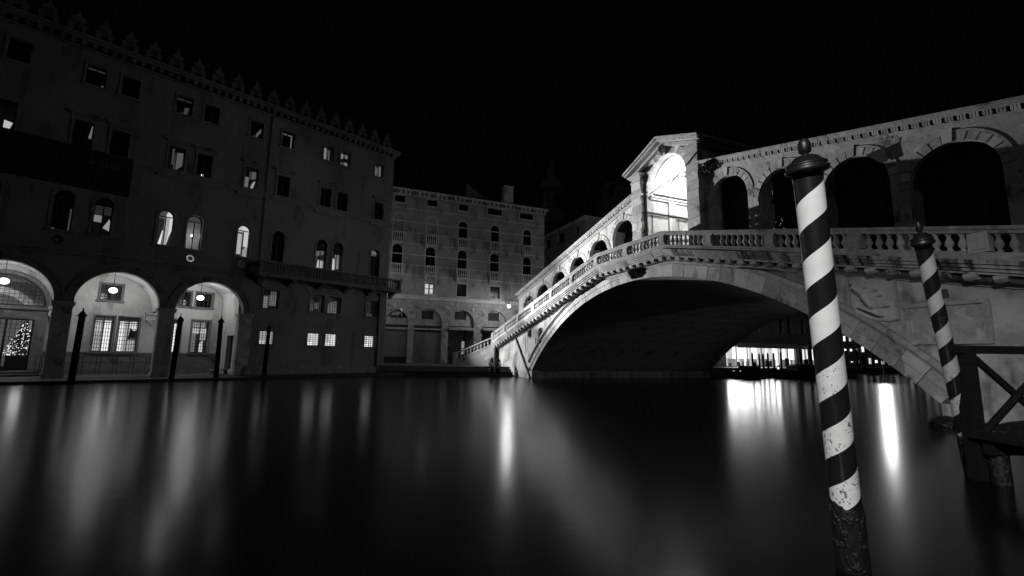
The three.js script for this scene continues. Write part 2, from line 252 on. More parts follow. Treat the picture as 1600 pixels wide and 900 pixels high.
    part('raking_cornice', [sl(s * 3.5, 14.4, 0, 15.7, 0.15, ZF - 0.2, -2.34), sl(s * 3.4, 14.27, 0, 15.53, 0.14, ZF - 0.2, -2.46), sl(s * 3.2, 14.16, 0, 15.36, 0.2, ZF - 0.2, -2.78)], MAT.stone, por);
    part('portico_roof', [sl(s * 3.5, 14.42, 0, 15.72, 0.12, -7.4, -3.38), sl(s * 3.45, 14.3, 0, 15.6, 0.1, -7.3, -3.38)], MAT.stoneB, por);
    part('eaves_moulding', [bb(...(s > 0 ? [3.05, 3.3] : [-3.3, -3.05]), 14.0, 14.16, -6.6, -3.2)], MAT.stone, por);
  }
  for (let j = 0; j < 17; j++) part('arch_stone', [ringPiece(0, 12.75, 1.83, j === 8 ? 2.5 : 2.3 + (j % 2) * 0.06, Math.PI * j / 17 + 0.008, Math.PI * (j + 1) / 17 - 0.008, ZF - 0.1, ZF + 0.1 + (j % 2) * 0.02, 2)], [MAT.stone, MAT.stoneC][j % 2], por);
  for (const s of [-1, 1]) { const q = (a, b) => [Math.min(a * s, b * s), Math.max(a * s, b * s)]; part('arch_jamb', [bb(...q(1.83, 2.13), 7.4, 12.4, ZF, ZF + 0.08)], MAT.stone, por); part('impost', [bb(...q(1.78, 2.13), 12.4, 12.6, ZF, ZF + 0.16)], MAT.stone, por); }
  part('carved_keystone', [carvedHead(0.3).translate(0, 14.85, -2.86)], MAT.trimDark, por);
  // the passage behind the arch
  const pas = part('passage_wall', [bb(-2.1, -1.83, 7.2, 12.2, -17, -3.62), bb(1.83, 2.1, 7.2, 12.2, -17, -3.62), bb(-2.1, 2.1, 7.6, 7.8, -17, -3.2)], MAT.white, bridge);
  part('passage_vault', [ringPiece(0, 12.7, 1.83, 2.05, 0, Math.PI, -17, -3.62, 24)], MAT.white, pas);
  part('passage_cornice', [bb(-1.84, -1.7, 12.2, 12.34, -17, -3.3), bb(-1.84, -1.62, 12.34, 12.45, -17, -3.3), bb(1.7, 1.84, 12.2, 12.34, -17, -3.3), bb(1.62, 1.84, 12.34, 12.45, -17, -3.3)], MAT.white, pas);
  part('pilaster', [bb(-1.84, -1.7, 7.8, 12.2, -5.4, -4.85)], MAT.white, pas);
  part('wall_bar', [rod([-1.68, 11.22, -3.0], [-1.68, 11.2, -7.2], 0.075), rod([-1.76, 8, -3.45], [-1.76, 11.2, -3.45], 0.025), rod([-1.66, 8, -5.6], [-1.66, 11.2, -5.6], 0.025)], MAT.iron, pas);
  part('tie_rod', [rod([1.9, 12.75, -3.0], [-0.5, 13.0, -3.6], 0.03), rod([1.7, 13.2, -3.1], [0.4, 12.6, -3.2], 0.03), rod([1.9, 12.45, -3.0], [0.9, 12.8, -3.3], 0.03), rod([-1.7, 12.5, -3.2], [-0.95, 12.95, -3.6], 0.03), rod([3.1, 13.5, -2.75], [2.2, 12.95, -2.7], 0.035)], MAT.iron, por);
  // carvings on the spandrels
  part('carved_keystone', [carvedHead(0.36).translate(0, 6.72, -0.35), bb(-0.3, 0.3, 6.3, 7.0, -0.6, -0.44)], MAT.trimDark, bridge);
  const fig = (pts) => pts.map(([a, b, r, c, d, q, k]) => [(a - 965) / 268, (620 - b) / 250, r / 260, (c - 965) / 268, (620 - d) / 250, q / 260, k]);
  const angel = fig([[855, 480, 30, 855, 482, 26, 1], [820, 470, 24, 850, 455, 20, 0.7], [858, 515, 30, 950, 590, 50, 1], [900, 548, 22, 1015, 552, 13, 1.1], [838, 530, 16, 880, 588, 16, 0.9], [950, 600, 55, 1000, 690, 46, 1.1], [960, 660, 30, 1040, 770, 20, 0.9], [890, 690, 26, 1035, 765, 22, 1], [850, 655, 22, 845, 745, 24, 0.7], [880, 660, 16, 840, 700, 16, 0.8], [1000, 600, 22, 1055, 600, 10, 0.7], [1045, 660, 14, 1090, 690, 20, 0.6], [1060, 690, 22, 1080, 670, 16, 0.5], [860, 740, 30, 960, 790, 16, 0.6], [930, 620, 9, 1005, 640, 9, 1.3], [905, 690, 9, 1010, 730, 9, 1.25]]);
  part('carved_angel', uvBox(relief(1.36, 1.5, angel, 0.4, 110, 120).toNonIndexed()).translate(12.78, 3.74, -0.594), MAT.stoneC, bridge);
  part('relief_frame', [bb(12.0, 12.08, 2.95, 4.55, -0.62, -0.53), bb(13.48, 13.56, 2.95, 4.35, -0.62, -0.53), bb(12.08, 13.48, 2.93, 3.0, -0.62, -0.53)], MAT.stone, bridge);
  const lady = [[0, 0.45, 0.13, 0.02, 0.5, 0.11, 1], [0, 0.3, 0.16, 0.05, -0.1, 0.24, 1.2], [0.05, -0.1, 0.24, -0.05, -0.5, 0.3, 1.1], [-0.12, 0.2, 0.08, -0.3, 0.05, 0.06, 1], [0.16, 0.2, 0.1, 0.25, -0.2, 0.08, 0.9]];
  part('carved_figure', uvBox(relief(0.8, 1.3, lady, 0.22, 32, 48).toNonIndexed()).translate(-12.75, 3.35, -0.592), MAT.trimDark, bridge);
  part('carved_shield', uvBox(relief(0.6, 0.8, [[0, 0.12, 0.24, 0, -0.15, 0.16, 1.2]], 0.2, 24, 30).toNonIndexed()).translate(-14.85, 3.62, -0.592), MAT.trimDark, bridge);
  part('plaque', [bb(-15.75, -13.75, 1.9, 3.1, -0.62, -0.57), bb(-15.85, -15.75, 1.85, 3.15, -0.62, -0.53), bb(-13.75, -13.65, 1.85, 3.15, -0.62, -0.53)], MAT.stoneC, bridge);
  part('plaque', [bb(13.85, 15.7, 2.25, 3.3, -0.62, -0.575), bb(13.72, 15.8, 3.3, 3.42, -0.62, -0.5), bb(13.72, 15.8, 2.14, 2.25, -0.62, -0.5), bb(13.72, 13.85, 2.25, 3.3, -0.62, -0.52), bb(15.7, 15.82, 2.25, 3.3, -0.62, -0.52)], MAT.stone, bridge);
  part('raking_buttress_pipe', [rod([-17.8, 3.3, -0.5], [-14.6, -0.2, -0.5], 0.09, 8)], MAT.iron, bridge);
  // side stair parapet down to the quay on the far bank
  const A = new THREE.Vector3(-22.45, 3.55, 0.0), B = new THREE.Vector3(-25.2, 1.85, 3.1), L = Math.hypot(B.x - A.x, B.z - A.z), par = new THREE.Group();
  const st = part('stair_parapet', [sl(0, 0, L, B.y - A.y, 0.12, -0.15, 0.15), sl(0, -0.72, L, B.y - A.y - 0.72, 0.16, -0.16, 0.16), ext([[0, -0.88], [L, B.y - A.y - 0.88], [L, -2.95], [0, -2.95]], [], -0.12, 0.12), bb(L - 0.2, L + 0.2, B.y - A.y - 1.3, B.y - A.y + 0.05, -0.2, 0.2), bb(-0.2, 0.16, -2.95, 0.1, -0.2, 0.2)], MAT.stoneB, bridge);
  st.position.copy(A); st.rotation.y = Math.atan2(-(B.z - A.z), B.x - A.x);
  for (let j = 0; j < 9; j++) { const u = 0.35 + (L - 0.75) * (j + 0.5) / 9; part('baluster', bg, MAT.stoneB, st, [u, (B.y - A.y) * u / L - 0.7, 0]).scale.y = 1.05; }
}
{
  const o = thing('wall_plant', 'dark bush growing out of the bridge cornice beside the portico', 'plant', [3.35, 12.35, -2.95]);
  part('foliage', leaves(420, () => { const a = rr(0, 6.3), r = Math.sqrt(rnd()), y = rr(-1, 1); return [0.5 + Math.cos(a) * r * 0.5, y * 0.42 * (1 - r * 0.4), 0.1 + Math.sin(a) * r * 0.25]; }, 0.085), MAT.ivy, o);
  part('stem', [rod([-0.3, -0.2, -0.1], [0.5, 0, 0.1], 0.03), rod([0.1, 0.05, -0.2], [1.0, 0.2, 0.1], 0.02)], MAT.iron, o);
}
{
  const o = thing('passage_light', 'bright flood lamp on the passage wall inside the portico arch of the bridge', 'lamp', [0.9, 13.75, -5.4]);
  part('lamp_bowl', [ball(0.17, 0, 0, 0)], glow(6), o); part('lamp_arm', [rod([0.0, 0.05, 0], [0.1, 0.42, 0], 0.03)], MAT.iron, o);
  lamp(POWER.passage, [0, 0, 0], 0.15, o);
  const q = thing('small_lantern', 'small dark lantern on the ledge at the right side of the portico arch', 'lantern', [1.72, 12.42, -3.32]);
  part('lantern_body', [lathe([[0, 0], [0.06, 0], [0.05, 0.1], [0.12, 0.32], [0.16, 0.35], [0.06, 0.45], [0, 0.5]], 8)], MAT.iron, q);
  const c = thing('christmas_tree', 'dim small tree with a few lights on the bridge walkway under the second arch', 'christmas tree', [8.1, 6.6, -2.5]);
  part('foliage', leaves(500, () => { const y = rnd(), a = rr(0, 6.3), r = (1 - y) * 0.45 * Math.sqrt(rnd()) + 0.04; return [Math.cos(a) * r, 0.2 + y * 1.5, Math.sin(a) * r]; }, 0.06), MAT.leaf, c);
  part('trunk', [cyl(0.04, 0.05, 0.4, 0, 0, 0, 8)], MAT.wood, c);
  const f = []; for (let i = 0; i < 26; i++) { const y = rnd(), a = rr(0, 6.3), r = (1 - y) * 0.42 + 0.04; f.push(ball(0.018, Math.cos(a) * r, 0.2 + y * 1.5, Math.sin(a) * r, 1, 5)); }
  part('fairy_lights', f, glow(0.35), c);
}

// ---------------------------------------------------------------- windows
// a window in a wall whose outside is +z: holes, surrounds, glazing bars, panes, a dim room and what is lit in it
function windowIn(parent, w) {
  const { u0, u1, y0, y1, arch, lit = [], bars, trim = 0.14, sill = true, room = true, mull = 1, transom } = w, c = (u0 + u1) / 2, hw = (u1 - u0) / 2, sp = arch ? y1 - hw : y1;
  const outline = arch ? archHole(c, hw, y0, sp, 12) : rect(u0, u1, y0, y1);
  const big = arch ? archHole(c, hw + trim, y0, sp, 12) : rect(u0 - trim, u1 + trim, y0, y1 + trim);
  const inner = outline.map(([x, y]) => [c + (x - c) * (1 - 0.06 / hw), Math.max(y0 + 0.06, y - (y > sp - 0.01 ? 0.06 : 0))]);
  const o = part('window', [ext(outline, [inner], -0.3, -0.22), ...Array.from({ length: mull }, (_, i) => bb(u0 + (u1 - u0) * (i + 1) / (mull + 1) - 0.03, u0 + (u1 - u0) * (i + 1) / (mull + 1) + 0.03, y0 + 0.04, arch ? sp + 0.03 : y1 - 0.05, -0.295, -0.225)), ...(arch || transom ? [bb(u0 + 0.03, u1 - 0.03, (transom ?? sp) - 0.03, (transom ?? sp) + 0.03, -0.293, -0.23)] : [])], MAT.iron, parent);
  if (trim) part('window_surround', [ext(big, [outline.map(([x, y]) => [x, Math.max(y, y0 + 0.001)])], -0.02, 0.05)], w.trimMat ?? MAT.trimDark, o);
  if (sill) part('window_sill', [bb(u0 - trim - 0.06, u1 + trim + 0.06, y0 - 0.13, y0, -0.1, 0.13)], w.trimMat ?? MAT.trimDark, o);
  part('pane', [ext(inner, [], -0.264, -0.258)], lit.length ? MAT.glass : MAT.darkGlass, o);
  if (bars) { const g = [], [nx, ny] = bars; for (let i = 0; i <= nx; i++) { const x = u0 + (u1 - u0) * i / nx; g.push(bb(x - 0.014, x + 0.014, y0, y1, -0.1, -0.072)); } for (let i = 1; i < ny; i++) { const y = y0 + (y1 - y0) * i / ny; g.push(bb(u0, u1, y - 0.014, y + 0.014, -0.094, -0.066)); } stuff(part('window_grille', g, MAT.iron, o)); }
  if (lit.length && room) part('room', [bb(u0 - 0.3, u1 + 0.3, y0 - 0.4, y1 + 0.3, -1.9, -1.8), bb(u0 - 0.4, u0 - 0.3, y0 - 0.4, y1 + 0.4, -1.9, -0.5), bb(u1 + 0.3, u1 + 0.4, y0 - 0.4, y1 + 0.4, -1.9, -0.5), bb(u0 - 0.3, u1 + 0.3, y1 + 0.3, y1 + 0.4, -1.9, -0.5), bb(u0 - 0.3, u1 + 0.3, y0 - 0.5, y0 - 0.4, -1.9, -0.5)], MAT.roomDark, o);
  lit.forEach(([v, pts, z = -0.5], i) => {
    const q = pts.length === 4 && typeof pts[0] === 'number' ? rect(pts[0], pts[1], pts[2], pts[3]) : pts, f = q.map(([x, y]) => [u0 + (u1 - u0) * x, y0 + (y1 - y0) * y]);
    part(v > 0 ? 'lit_window_blind' : 'dark_blind', [ext(f, [], z - 0.02 - i * 0.025, z - i * 0.025)], v > 0 ? glowOf(v) : MAT.dark, o);
  });
  return o;
}
const hole = (w) => { const c = (w.u0 + w.u1) / 2, hw = (w.u1 - w.u0) / 2; return w.arch ? archHole(c, hw, w.y0, w.y1 - hw, 12) : rect(w.u0, w.u1, w.y0, w.y1); };

// ---------------------------------------------------------------- the long palace on the left
const FO = [-22.398, 0, 10.84], FT = Math.atan2(0.91632, -0.40044);
const long = thing('palace', 'long dark palace on the left with crested roofline and lit arcade at the water', 'building', FO, FT);
const bays = [-29.59, -24.46, -19.33, -14.2];
{
  const W = [], add = (us, w, y0, y1, more) => us.forEach((u, i) => W.push({ u0: u, u1: u + w, y0, y1, arch: y0 === 8.75 ? 1 : 0, ...(Array.isArray(more) ? more[i] : more) }));
  const no = { lit: [] };
  add([-29.2, -25.9, -22.45, -20.7, -17.65, -15.95, -12.85, -10.45, -6.95, -5.4, -1.95], 0.95, 18.35, 19.7, [no, no, { lit: [[0.06, [0.84, 0.98, 0, 0.3]], [0.025, [0.05, 0.95, 0.93, 1]]] }, no, { lit: [[0.045, [[0.45, 0.2], [0.75, 0.1], [0.9, 0.6], [0.6, 0.55]]], [0.02, [0, 1, 0.9, 1]]] }, no, { lit: [[0.09, [[0.5, 0], [0.98, 0.55], [0.98, 0.8], [0.4, 0.15]]]] }, { lit: [[0.12, [0.9, 1, 0, 1]], [0.1, [0, 1, 0.93, 1]]] }, { lit: [[0.2, [0, 0.45, 0, 0.95]], [0.09, [0.52, 0.8, 0, 0.9]]] }, { lit: [[0.22, [0.05, 0.45, 0.6, 0.95]], [0.2, [0.55, 0.95, 0, 0.4]], [0.15, [0.55, 0.95, 0.7, 0.95]], [0.1, [0.05, 0.45, 0, 0.35]]] }, { lit: [[0.16, [0.1, 0.4, 0, 0.9]], [0.1, [0.45, 0.6, 0, 0.8]], [0.13, [0.68, 0.95, 0.1, 0.95]]] }]);
  add([-29.4, -26.05, -22.65, -20.85, -17.75, -16.05, -12.88, -10.5, -6.95, -5.43, -1.77], 0.95, 14.15, 15.85, [no, { lit: [[0.5, [[0.5, 0], [0.75, 0], [0.9, 0.35], [0.5, 0.4]]]] }, { lit: [[0.13, [[0.78, 0.5], [0.97, 0.5], [0.97, 1], [0.9, 1]]]] }, no, { lit: [[0.09, [[0.45, 0], [0.98, 0.35], [0.98, 0.9], [0.5, 0.85]]], [0.05, [0.3, 0.42, 0.3, 1]]] }, { lit: [[1.4, [0.46, 0.6, 0.12, 0.2]]] }, { lit: [[0.13, [0.02, 0.42, 0, 0.6]], [0.3, [[0.5, 0], [0.75, 0], [0.97, 0.5], [0.8, 0.45]]], [0.09, [[0.5, 0.5], [0.97, 0.62], [0.97, 0.95], [0.5, 0.9]]]] }, no, no, no, { lit: [[0.015, [0.1, 0.3, 0.1, 0.9]]] }]);
  add([-29.3, -26.1, -23.0, -21.15, -17.88, -16.2, -12.98, -10.5, -6.95, -5.5, -1.85], 0.92, 8.75, 11.24, [no, no, { lit: [[0.05, [0.86, 0.98, 0, 0.6]], [0.3, [0.12, 0.22, 0.02, 0.06]]] }, { lit: [[0.2, [0.05, 0.5, 0.38, 0.56]], [0.3, [[0.6, 0.25], [0.97, 0.18], [0.97, 0.42], [0.9, 0.5]]], ...Array.from({ length: 6 }, (_, i) => [0.03, [0.04, 0.96, 0.6 + i * 0.04, 0.62 + i * 0.04]])] }, { lit: [[0.8, [[0.2, 0], [0.4, 0], [0.46, 0.42], [0.42, 0.45]]], [0.36, [[0.48, 0], [0.74, 0], [0.8, 0.5], [0.8, 0.82], [0.5, 0.82]]], [0.68, [[0.72, 0], [0.86, 0.3], [1.1, 0.62], [1.1, 1.05], [0.7, 1.05], [0.55, 0.84], [0.8, 0.8]]], [0.06, [-0.1, 0.7, 0.78, 1.05]]] }, { lit: [[0.03, [0, 0.02, 0, 0.6]]], star: 1 }, { lit: [[0.42, [0.04, 0.48, 0.1, 0.74]], [0.6, [0.54, 0.96, 0.35, 0.97]], [0.3, [[0.54, 0], [0.96, 0], [0.96, 0.4], [0.54, 0.22]]], [0.5, [-0.1, 1.1, 0.8, 1.05]]] }, no, { lit: [[0.5, [[0.4, 0], [0.75, 0], [0.75, 0.3], [0.45, 0.32]]], [0.25, [0.75, 0.97, 0, 0.3]], [0.1, [[0.03, 0.42], [0.97, 0.52], [0.97, 0.66], [0.03, 0.6]]], [0.3, [0.02, 0.3, 0, 0.12]]] }, { lit: [[0.5, [[0.04, 0], [0.5, 0], [0.46, 0.42], [0.1, 0.5]]], [0.16, [0.5, 0.9, 0.1, 0.6]]] }, { lit: [[0.13, [0.05, 0.9, 0.8, 1]], [0.12, [0.02, 0.14, 0, 0.7]], [0.05, [0.3, 0.36, 0.1, 0.7]]] }]);
  add([-10.75, -7.1, -5.6, -2.0], 1.15, 5.0, 6.45, [{ lit: [[0.22, [0, 0.44, 0, 0.7]], [0.16, [0.52, 0.96, 0.2, 0.75]], [0.1, [0.6, 0.95, 0.75, 1]]] }, { lit: [[0.09, [[0.1, 0.1], [0.4, 0.1], [0.3, 0.7]]], [0.06, [0.5, 0.8, 0.2, 0.6]]] }, { lit: [[0.14, [0.1, 0.35, 0, 0.6]], [0.14, [0.42, 0.58, 0, 0.7]], [0.1, [0.62, 0.9, 0, 0.8]]] }, { lit: [[0.06, [0.1, 0.8, 0, 0.2]]] }].map((q) => ({ ...q, bars: [7, 8], mull: 0, trim: 0.18 })));
  add([-10.8, -7.12, -5.62, -2.0], 1.15, 2.2, 3.27, [[0.55, 0.4], [1.0, 0.7], [0.85, 0.9], [0.95, 0.7]].map(([a, b]) => ({ lit: [[a, [0, 0.62, 0, 0.96]], [b, [0.66, 0.98, 0.05, 0.96]], [a * 0.6, [0.1, 0.5, 0.3, 0.9], -0.42]], bars: [5, 6], mull: 0, trim: 0.16 })));
  const occ = [[-22.6, 8.15], [-15.78, 8.1], [-12.5, 8.2]];
  const holes = [...W.map(hole), ...bays.slice(1).map((b) => archHole(b, 2.13, -0.14, 4.45, 24)), ...occ.map(([u, y]) => arcPts(u, y, 0.27, 0, Math.PI * 2, 14).slice(0, 14))];
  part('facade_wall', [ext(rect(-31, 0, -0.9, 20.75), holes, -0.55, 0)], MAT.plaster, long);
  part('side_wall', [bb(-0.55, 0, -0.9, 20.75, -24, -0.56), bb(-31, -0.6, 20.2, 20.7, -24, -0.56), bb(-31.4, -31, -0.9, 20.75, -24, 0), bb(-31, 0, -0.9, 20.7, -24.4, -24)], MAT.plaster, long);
  W.forEach((w) => { const o = windowIn(long, w); if (w.star) { part('room_bulb', [ball(0.05, (w.u0 + w.u1) / 2 + 0.05, w.y0 + 1.15, -0.9)], glow(20), o); lamp(2.2, [(w.u0 + w.u1) / 2 + 0.05, w.y0 + 1.15, -0.9], 0.05, o); } });
  occ.forEach(([u, y], i) => { const o = part('round_grille', [ringPiece(u, y, 0.27, 0.36, 0, Math.PI * 2, -0.05, 0.05, 18), ...[0, 1, 2, 3].map((k) => rod([u - 0.27 * Math.cos(k * 0.785), y - 0.27 * Math.sin(k * 0.785), -0.08], [u + 0.27 * Math.cos(k * 0.785), y + 0.27 * Math.sin(k * 0.785), -0.08], 0.025)), ringPiece(u, y, 0.08, 0.13, 0, Math.PI * 2, -0.1, -0.06, 10)], MAT.trimDark, long); part(i === 1 ? 'lit_window_pane' : 'pane', [ext(arcPts(u, y, 0.3, 0, 6.28, 14), [], -0.3, -0.26)], i === 1 ? glowOf(0.3) : i ? glowOf(0.02) : MAT.darkGlass, o); });
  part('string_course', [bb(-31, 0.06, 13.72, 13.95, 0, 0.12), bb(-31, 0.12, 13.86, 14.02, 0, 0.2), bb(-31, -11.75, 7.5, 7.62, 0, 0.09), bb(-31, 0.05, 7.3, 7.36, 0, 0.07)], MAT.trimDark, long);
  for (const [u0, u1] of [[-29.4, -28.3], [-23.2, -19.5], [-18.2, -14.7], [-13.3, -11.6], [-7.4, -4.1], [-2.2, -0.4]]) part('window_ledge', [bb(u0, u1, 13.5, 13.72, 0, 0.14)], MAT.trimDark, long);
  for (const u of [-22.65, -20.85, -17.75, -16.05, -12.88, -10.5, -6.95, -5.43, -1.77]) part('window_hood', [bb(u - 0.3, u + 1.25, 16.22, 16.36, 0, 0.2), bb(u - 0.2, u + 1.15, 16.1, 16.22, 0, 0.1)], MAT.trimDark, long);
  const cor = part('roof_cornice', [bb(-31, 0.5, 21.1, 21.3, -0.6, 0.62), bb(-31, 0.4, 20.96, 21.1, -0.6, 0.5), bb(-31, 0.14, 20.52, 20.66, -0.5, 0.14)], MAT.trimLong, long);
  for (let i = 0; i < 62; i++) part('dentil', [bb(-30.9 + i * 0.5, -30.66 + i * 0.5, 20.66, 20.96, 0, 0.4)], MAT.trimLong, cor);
  const half = [[0.42, 0], [0.43, 0.7], [0.47, 0.72], [0.46, 0.82], [0.31, 0.84], [0.25, 0.93], [0.26, 1.02], [0.33, 1.08], [0.31, 1.2], [0.22, 1.25], [0.13, 1.3], [0.11, 1.42], [0.06, 1.5]], mer = [...half, [0, 1.78], ...half.map(([x, y]) => [-x, y]).reverse()];
  const mg = join([ext(mer, [arcPts(0, 0.38, 0.22, 0, 6.2831, 14).slice(0, 14)], -0.1, 0.1)]);
  for (let i = 0; i < 23; i++) part('merlon', mg, MAT.trimLong, long, [-0.84 - 1.315 * i, 21.3, -0.05]);
  part('corner_stones', Array.from({ length: 23 }, (_, i) => bb(i % 2 ? -0.9 : -0.6, 0.03, 0.5 + i * 0.87, 1.35 + i * 0.87, -0.5, 0.025)), MAT.plaster, long);
  part('drain_pipe', [rod([-11.3, 7.6, 0.1], [-11.3, 20.9, 0.1], 0.05, 8)], MAT.plaster, long); part('drain_pipe', [rod([-0.75, 0.6, 0.1], [-0.75, 7.2, 0.1], 0.09, 8)], MAT.iron, long);
  part('plinth', [bb(-11.7, 0.15, -0.9, 0.42, 0, 0.3), bb(-11.7, 0.1, 0.42, 0.62, 0, 0.12)], MAT.trimDark, long);
  // balcony
  const bal = part('balcony', [bb(-11.55, 0.85, 7.36, 7.56, 0, 1.1), bb(-11.6, 0.9, 7.56, 7.64, 0, 1.16), bb(-11.55, 0.85, 8.44, 8.56, 0.9, 1.12), bb(-11.55, -11.35, 7.6, 8.44, 0.9, 1.1), bb(0.65, 0.85, 7.6, 8.44, 0.9, 1.1), bb(0.7, 0.85, 8.44, 8.56, -0.3, 0.9), bb(-11.55, -11.4, 8.44, 8.56, 0, 0.9)], MAT.trimLong, long);
  const bp = uvBox(lathe([[0, 0], [0.075, 0], [0.06, 0.08], [0.085, 0.25], [0.045, 0.45], [0.04, 0.6], [0.075, 0.74], [0.075, 0.8], [0, 0.8]], 8).toNonIndexed());
  for (let i = 0; i < 50; i++) part('baluster', bp, i % 3 ? MAT.trimLong : MAT.trimDark, bal, [-11.2 + i * 0.238, 7.64, 1.0]);
  for (let i = 0; i < 3; i++) part('baluster', bp, MAT.trimLong, bal, [0.77, 7.64, 0.2 + i * 0.25]);
  for (const u of [-11.2, -8.9, -6.5, -4.2, -1.9, 0.3]) part('balcony_bracket', [ext([[0, 0], [1.0, 0], [0.98, -0.12], [0.4, -0.3], [0.12, -0.55], [0, -0.6]], [], -0.16, 0.16).rotateY(-Math.PI / 2).translate(u, 7.36, 0)], MAT.trimLong, long);
  for (const [u, w] of [[-10.75, 1.15], [-7.1, 2.65], [-2, 1.15]]) part('window_hood', [bb(u - 0.35, u + w + 0.35, 6.66, 6.8, 0, 0.16)], MAT.trimDark, long);
  // arcade
  for (const b of bays.slice(1)) {
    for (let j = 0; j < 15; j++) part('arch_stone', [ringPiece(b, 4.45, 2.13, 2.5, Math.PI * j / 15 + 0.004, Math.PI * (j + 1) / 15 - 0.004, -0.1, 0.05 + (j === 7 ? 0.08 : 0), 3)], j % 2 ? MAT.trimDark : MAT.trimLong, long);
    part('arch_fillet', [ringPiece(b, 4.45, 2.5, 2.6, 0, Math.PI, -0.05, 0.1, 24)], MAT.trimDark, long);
  }
  for (const u of [-27.02, -21.9, -16.77, -11.88]) part('pier_capital', [bb(u - 0.55, u + 0.55, 4.3, 4.46, -0.7, 0.18), bb(u - 0.5, u + 0.5, 4.18, 4.3, -0.65, 0.12), bb(u - 0.46, u + 0.46, 3.66, 3.74, -0.6, 0.07), bb(u - 0.5, u + 0.5, -0.14, 0.2, -0.65, 0.1), bb(u - 0.432, u + 0.432, 0.2, 4.18, -0.57, 0.03)], MAT.stoneB, long);
  // rooms of the arcade walk
  const BW = [{ u0: -19.95, u1: -18.92, y0: 1.48, y1: 3.95, lit: [[0.32, [0.02, 0.46, 0, 0.94]], [0.95, [0.5, 0.97, 0, 0.92]], [0.5, [0.1, 0.42, 0.55, 0.9], -0.4], [0.06, [0, 1, 0.9, 1], -0.38]], bars: [8, 9], mull: 1, trim: 0.1, transom: 3.55 },
    { u0: -18.62, u1: -17.5, y0: 1.48, y1: 3.95, lit: [[0.9, [0.02, 0.32, 0, 0.9]], [0.4, [0.32, 0.6, 0, 0.9]], [0.75, [[0.5, 0.5], [0.97, 0.6], [0.97, 0.9], [0.5, 0.88]]], [0, [[0.55, 0.35], [0.7, 0.45], [0.9, 0.42], [0.97, 0.65], [0.8, 0.62], [0.62, 0.72]], -0.36], [0.35, [0.6, 0.97, 0, 0.36]]], bars: [8, 9], mull: 1, trim: 0.1, transom: 3.55 },
    { u0: -19.88, u1: -18.72, y0: 5.1, y1: 6.2, lit: [[0.04, [0.2, 0.26, 0.1, 0.16]], [0.12, [0.24, 0.4, 0.06, 0.09]]], bars: [4, 4], mull: 1 }, { u0: -15.45, u1: -14.5, y0: 5.08, y1: 6.2, lit: [[0.2, [0.68, 0.78, 0.12, 0.2]]], bars: [4, 4], mull: 1 }, { u0: -14.1, u1: -13.02, y0: 5.08, y1: 6.2, bars: [4, 4], mull: 1 },
    { u0: -14.15, u1: -13.05, y0: 1.5, y1: 3.95, lit: [[0.55, [0.02, 0.98, 0.62, 0.78]], [0.16, [0.02, 0.35, 0, 0.6]], [0.6, [[0.55, 0], [0.85, 0], [0.8, 0.4], [0.6, 0.3]]], [0.3, [0.6, 0.97, 0.4, 0.6]], [0.3, [0.1, 0.9, 0.82, 0.98]]], bars: [8, 10], mull: 1, trim: 0.16 }, { u0: -15.75, u1: -14.95, y0: 1.5, y1: 3.95, lit: [[0.95, [0.1, 0.95, 0, 0.9]]], bars: [6, 10], mull: 1, trim: 0.12 }];
  const inner = new THREE.Group();
  const bw = part('arcade_back_wall', [ext(rect(-31, -11.4, -0.5, 7.3), [...BW.map(hole), rect(-26.1, -22.9, 0.22, 3.52), archHole(-24.46, 2.0, 4.32, 4.34, 20)], -0.3, 0)], MAT.arcadeWall, long, [0, 0, -4.7]);
  for (const w of BW) windowIn(bw, { ...w, trimMat: MAT.trimDark });
  part('dado', [bb(-22.3, -12.02, -0.3, 1.38, 0, 0.04)], MAT.dado, bw); part('dado_moulding', [bb(-22.3, -12.02, 1.38, 1.45, 0, 0.07)], MAT.trimDark, bw);
  part('portal_frame', [bb(-22.9, -22.32, 0.2, 4.3, 0, 0.14), bb(-26.7, -26.1, 0.2, 4.3, 0, 0.14), bb(-26.1, -22.9, 3.54, 4.1, 0, 0.12), bb(-26.8, -22.2, 4.1, 4.32, 0, 0.24), ringPiece(-24.46, 4.34, 2.0, 2.2, 0, Math.PI, 0, 0.14, 24)], MAT.trimDark, bw);
  const gate = part('portal_gate', [bb(-26.1, -26.0, 0.22, 3.5, -0.1, -0.02), bb(-23.0, -22.9, 0.22, 3.5, -0.1, -0.02), bb(-26.0, -23.0, 3.42, 3.5, -0.1, -0.02), bb(-24.2, -24.08, 0.22, 3.42, -0.1, -0.02), bb(-26.1, -22.9, 0.22, 0.5, -0.1, -0.03)], MAT.iron, bw);
  for (let i = 1; i < 13; i++) part('iron_bar', [bb(-26 + i * 0.23 - 0.013, -26 + i * 0.23 + 0.013, 0.5, 3.42, -0.07, -0.045)], MAT.iron, gate);
  for (let i = 1; i < 11; i++) part('iron_bar', [bb(-26, -23, 0.5 + i * 0.265 - 0.013, 0.5 + i * 0.265 + 0.013, -0.066, -0.04)], MAT.iron, gate);
  const lun = part('lunette_grille', [ringPiece(-24.46, 4.34, 1.9, 2.0, 0, Math.PI, -0.1, -0.02, 24), bb(-26.4, -22.5, 4.33, 4.42, -0.1, -0.02)], MAT.iron, bw);
  for (let i = -8; i <= 8; i++) { const h = Math.sqrt(Math.max(0, 3.7 - (i * 0.23) ** 2)); part('iron_bar', [bb(-24.46 + i * 0.23 - 0.014, -24.46 + i * 0.23 + 0.014, 4.4, 4.34 + h, -0.07, -0.045)], MAT.iron, lun); }
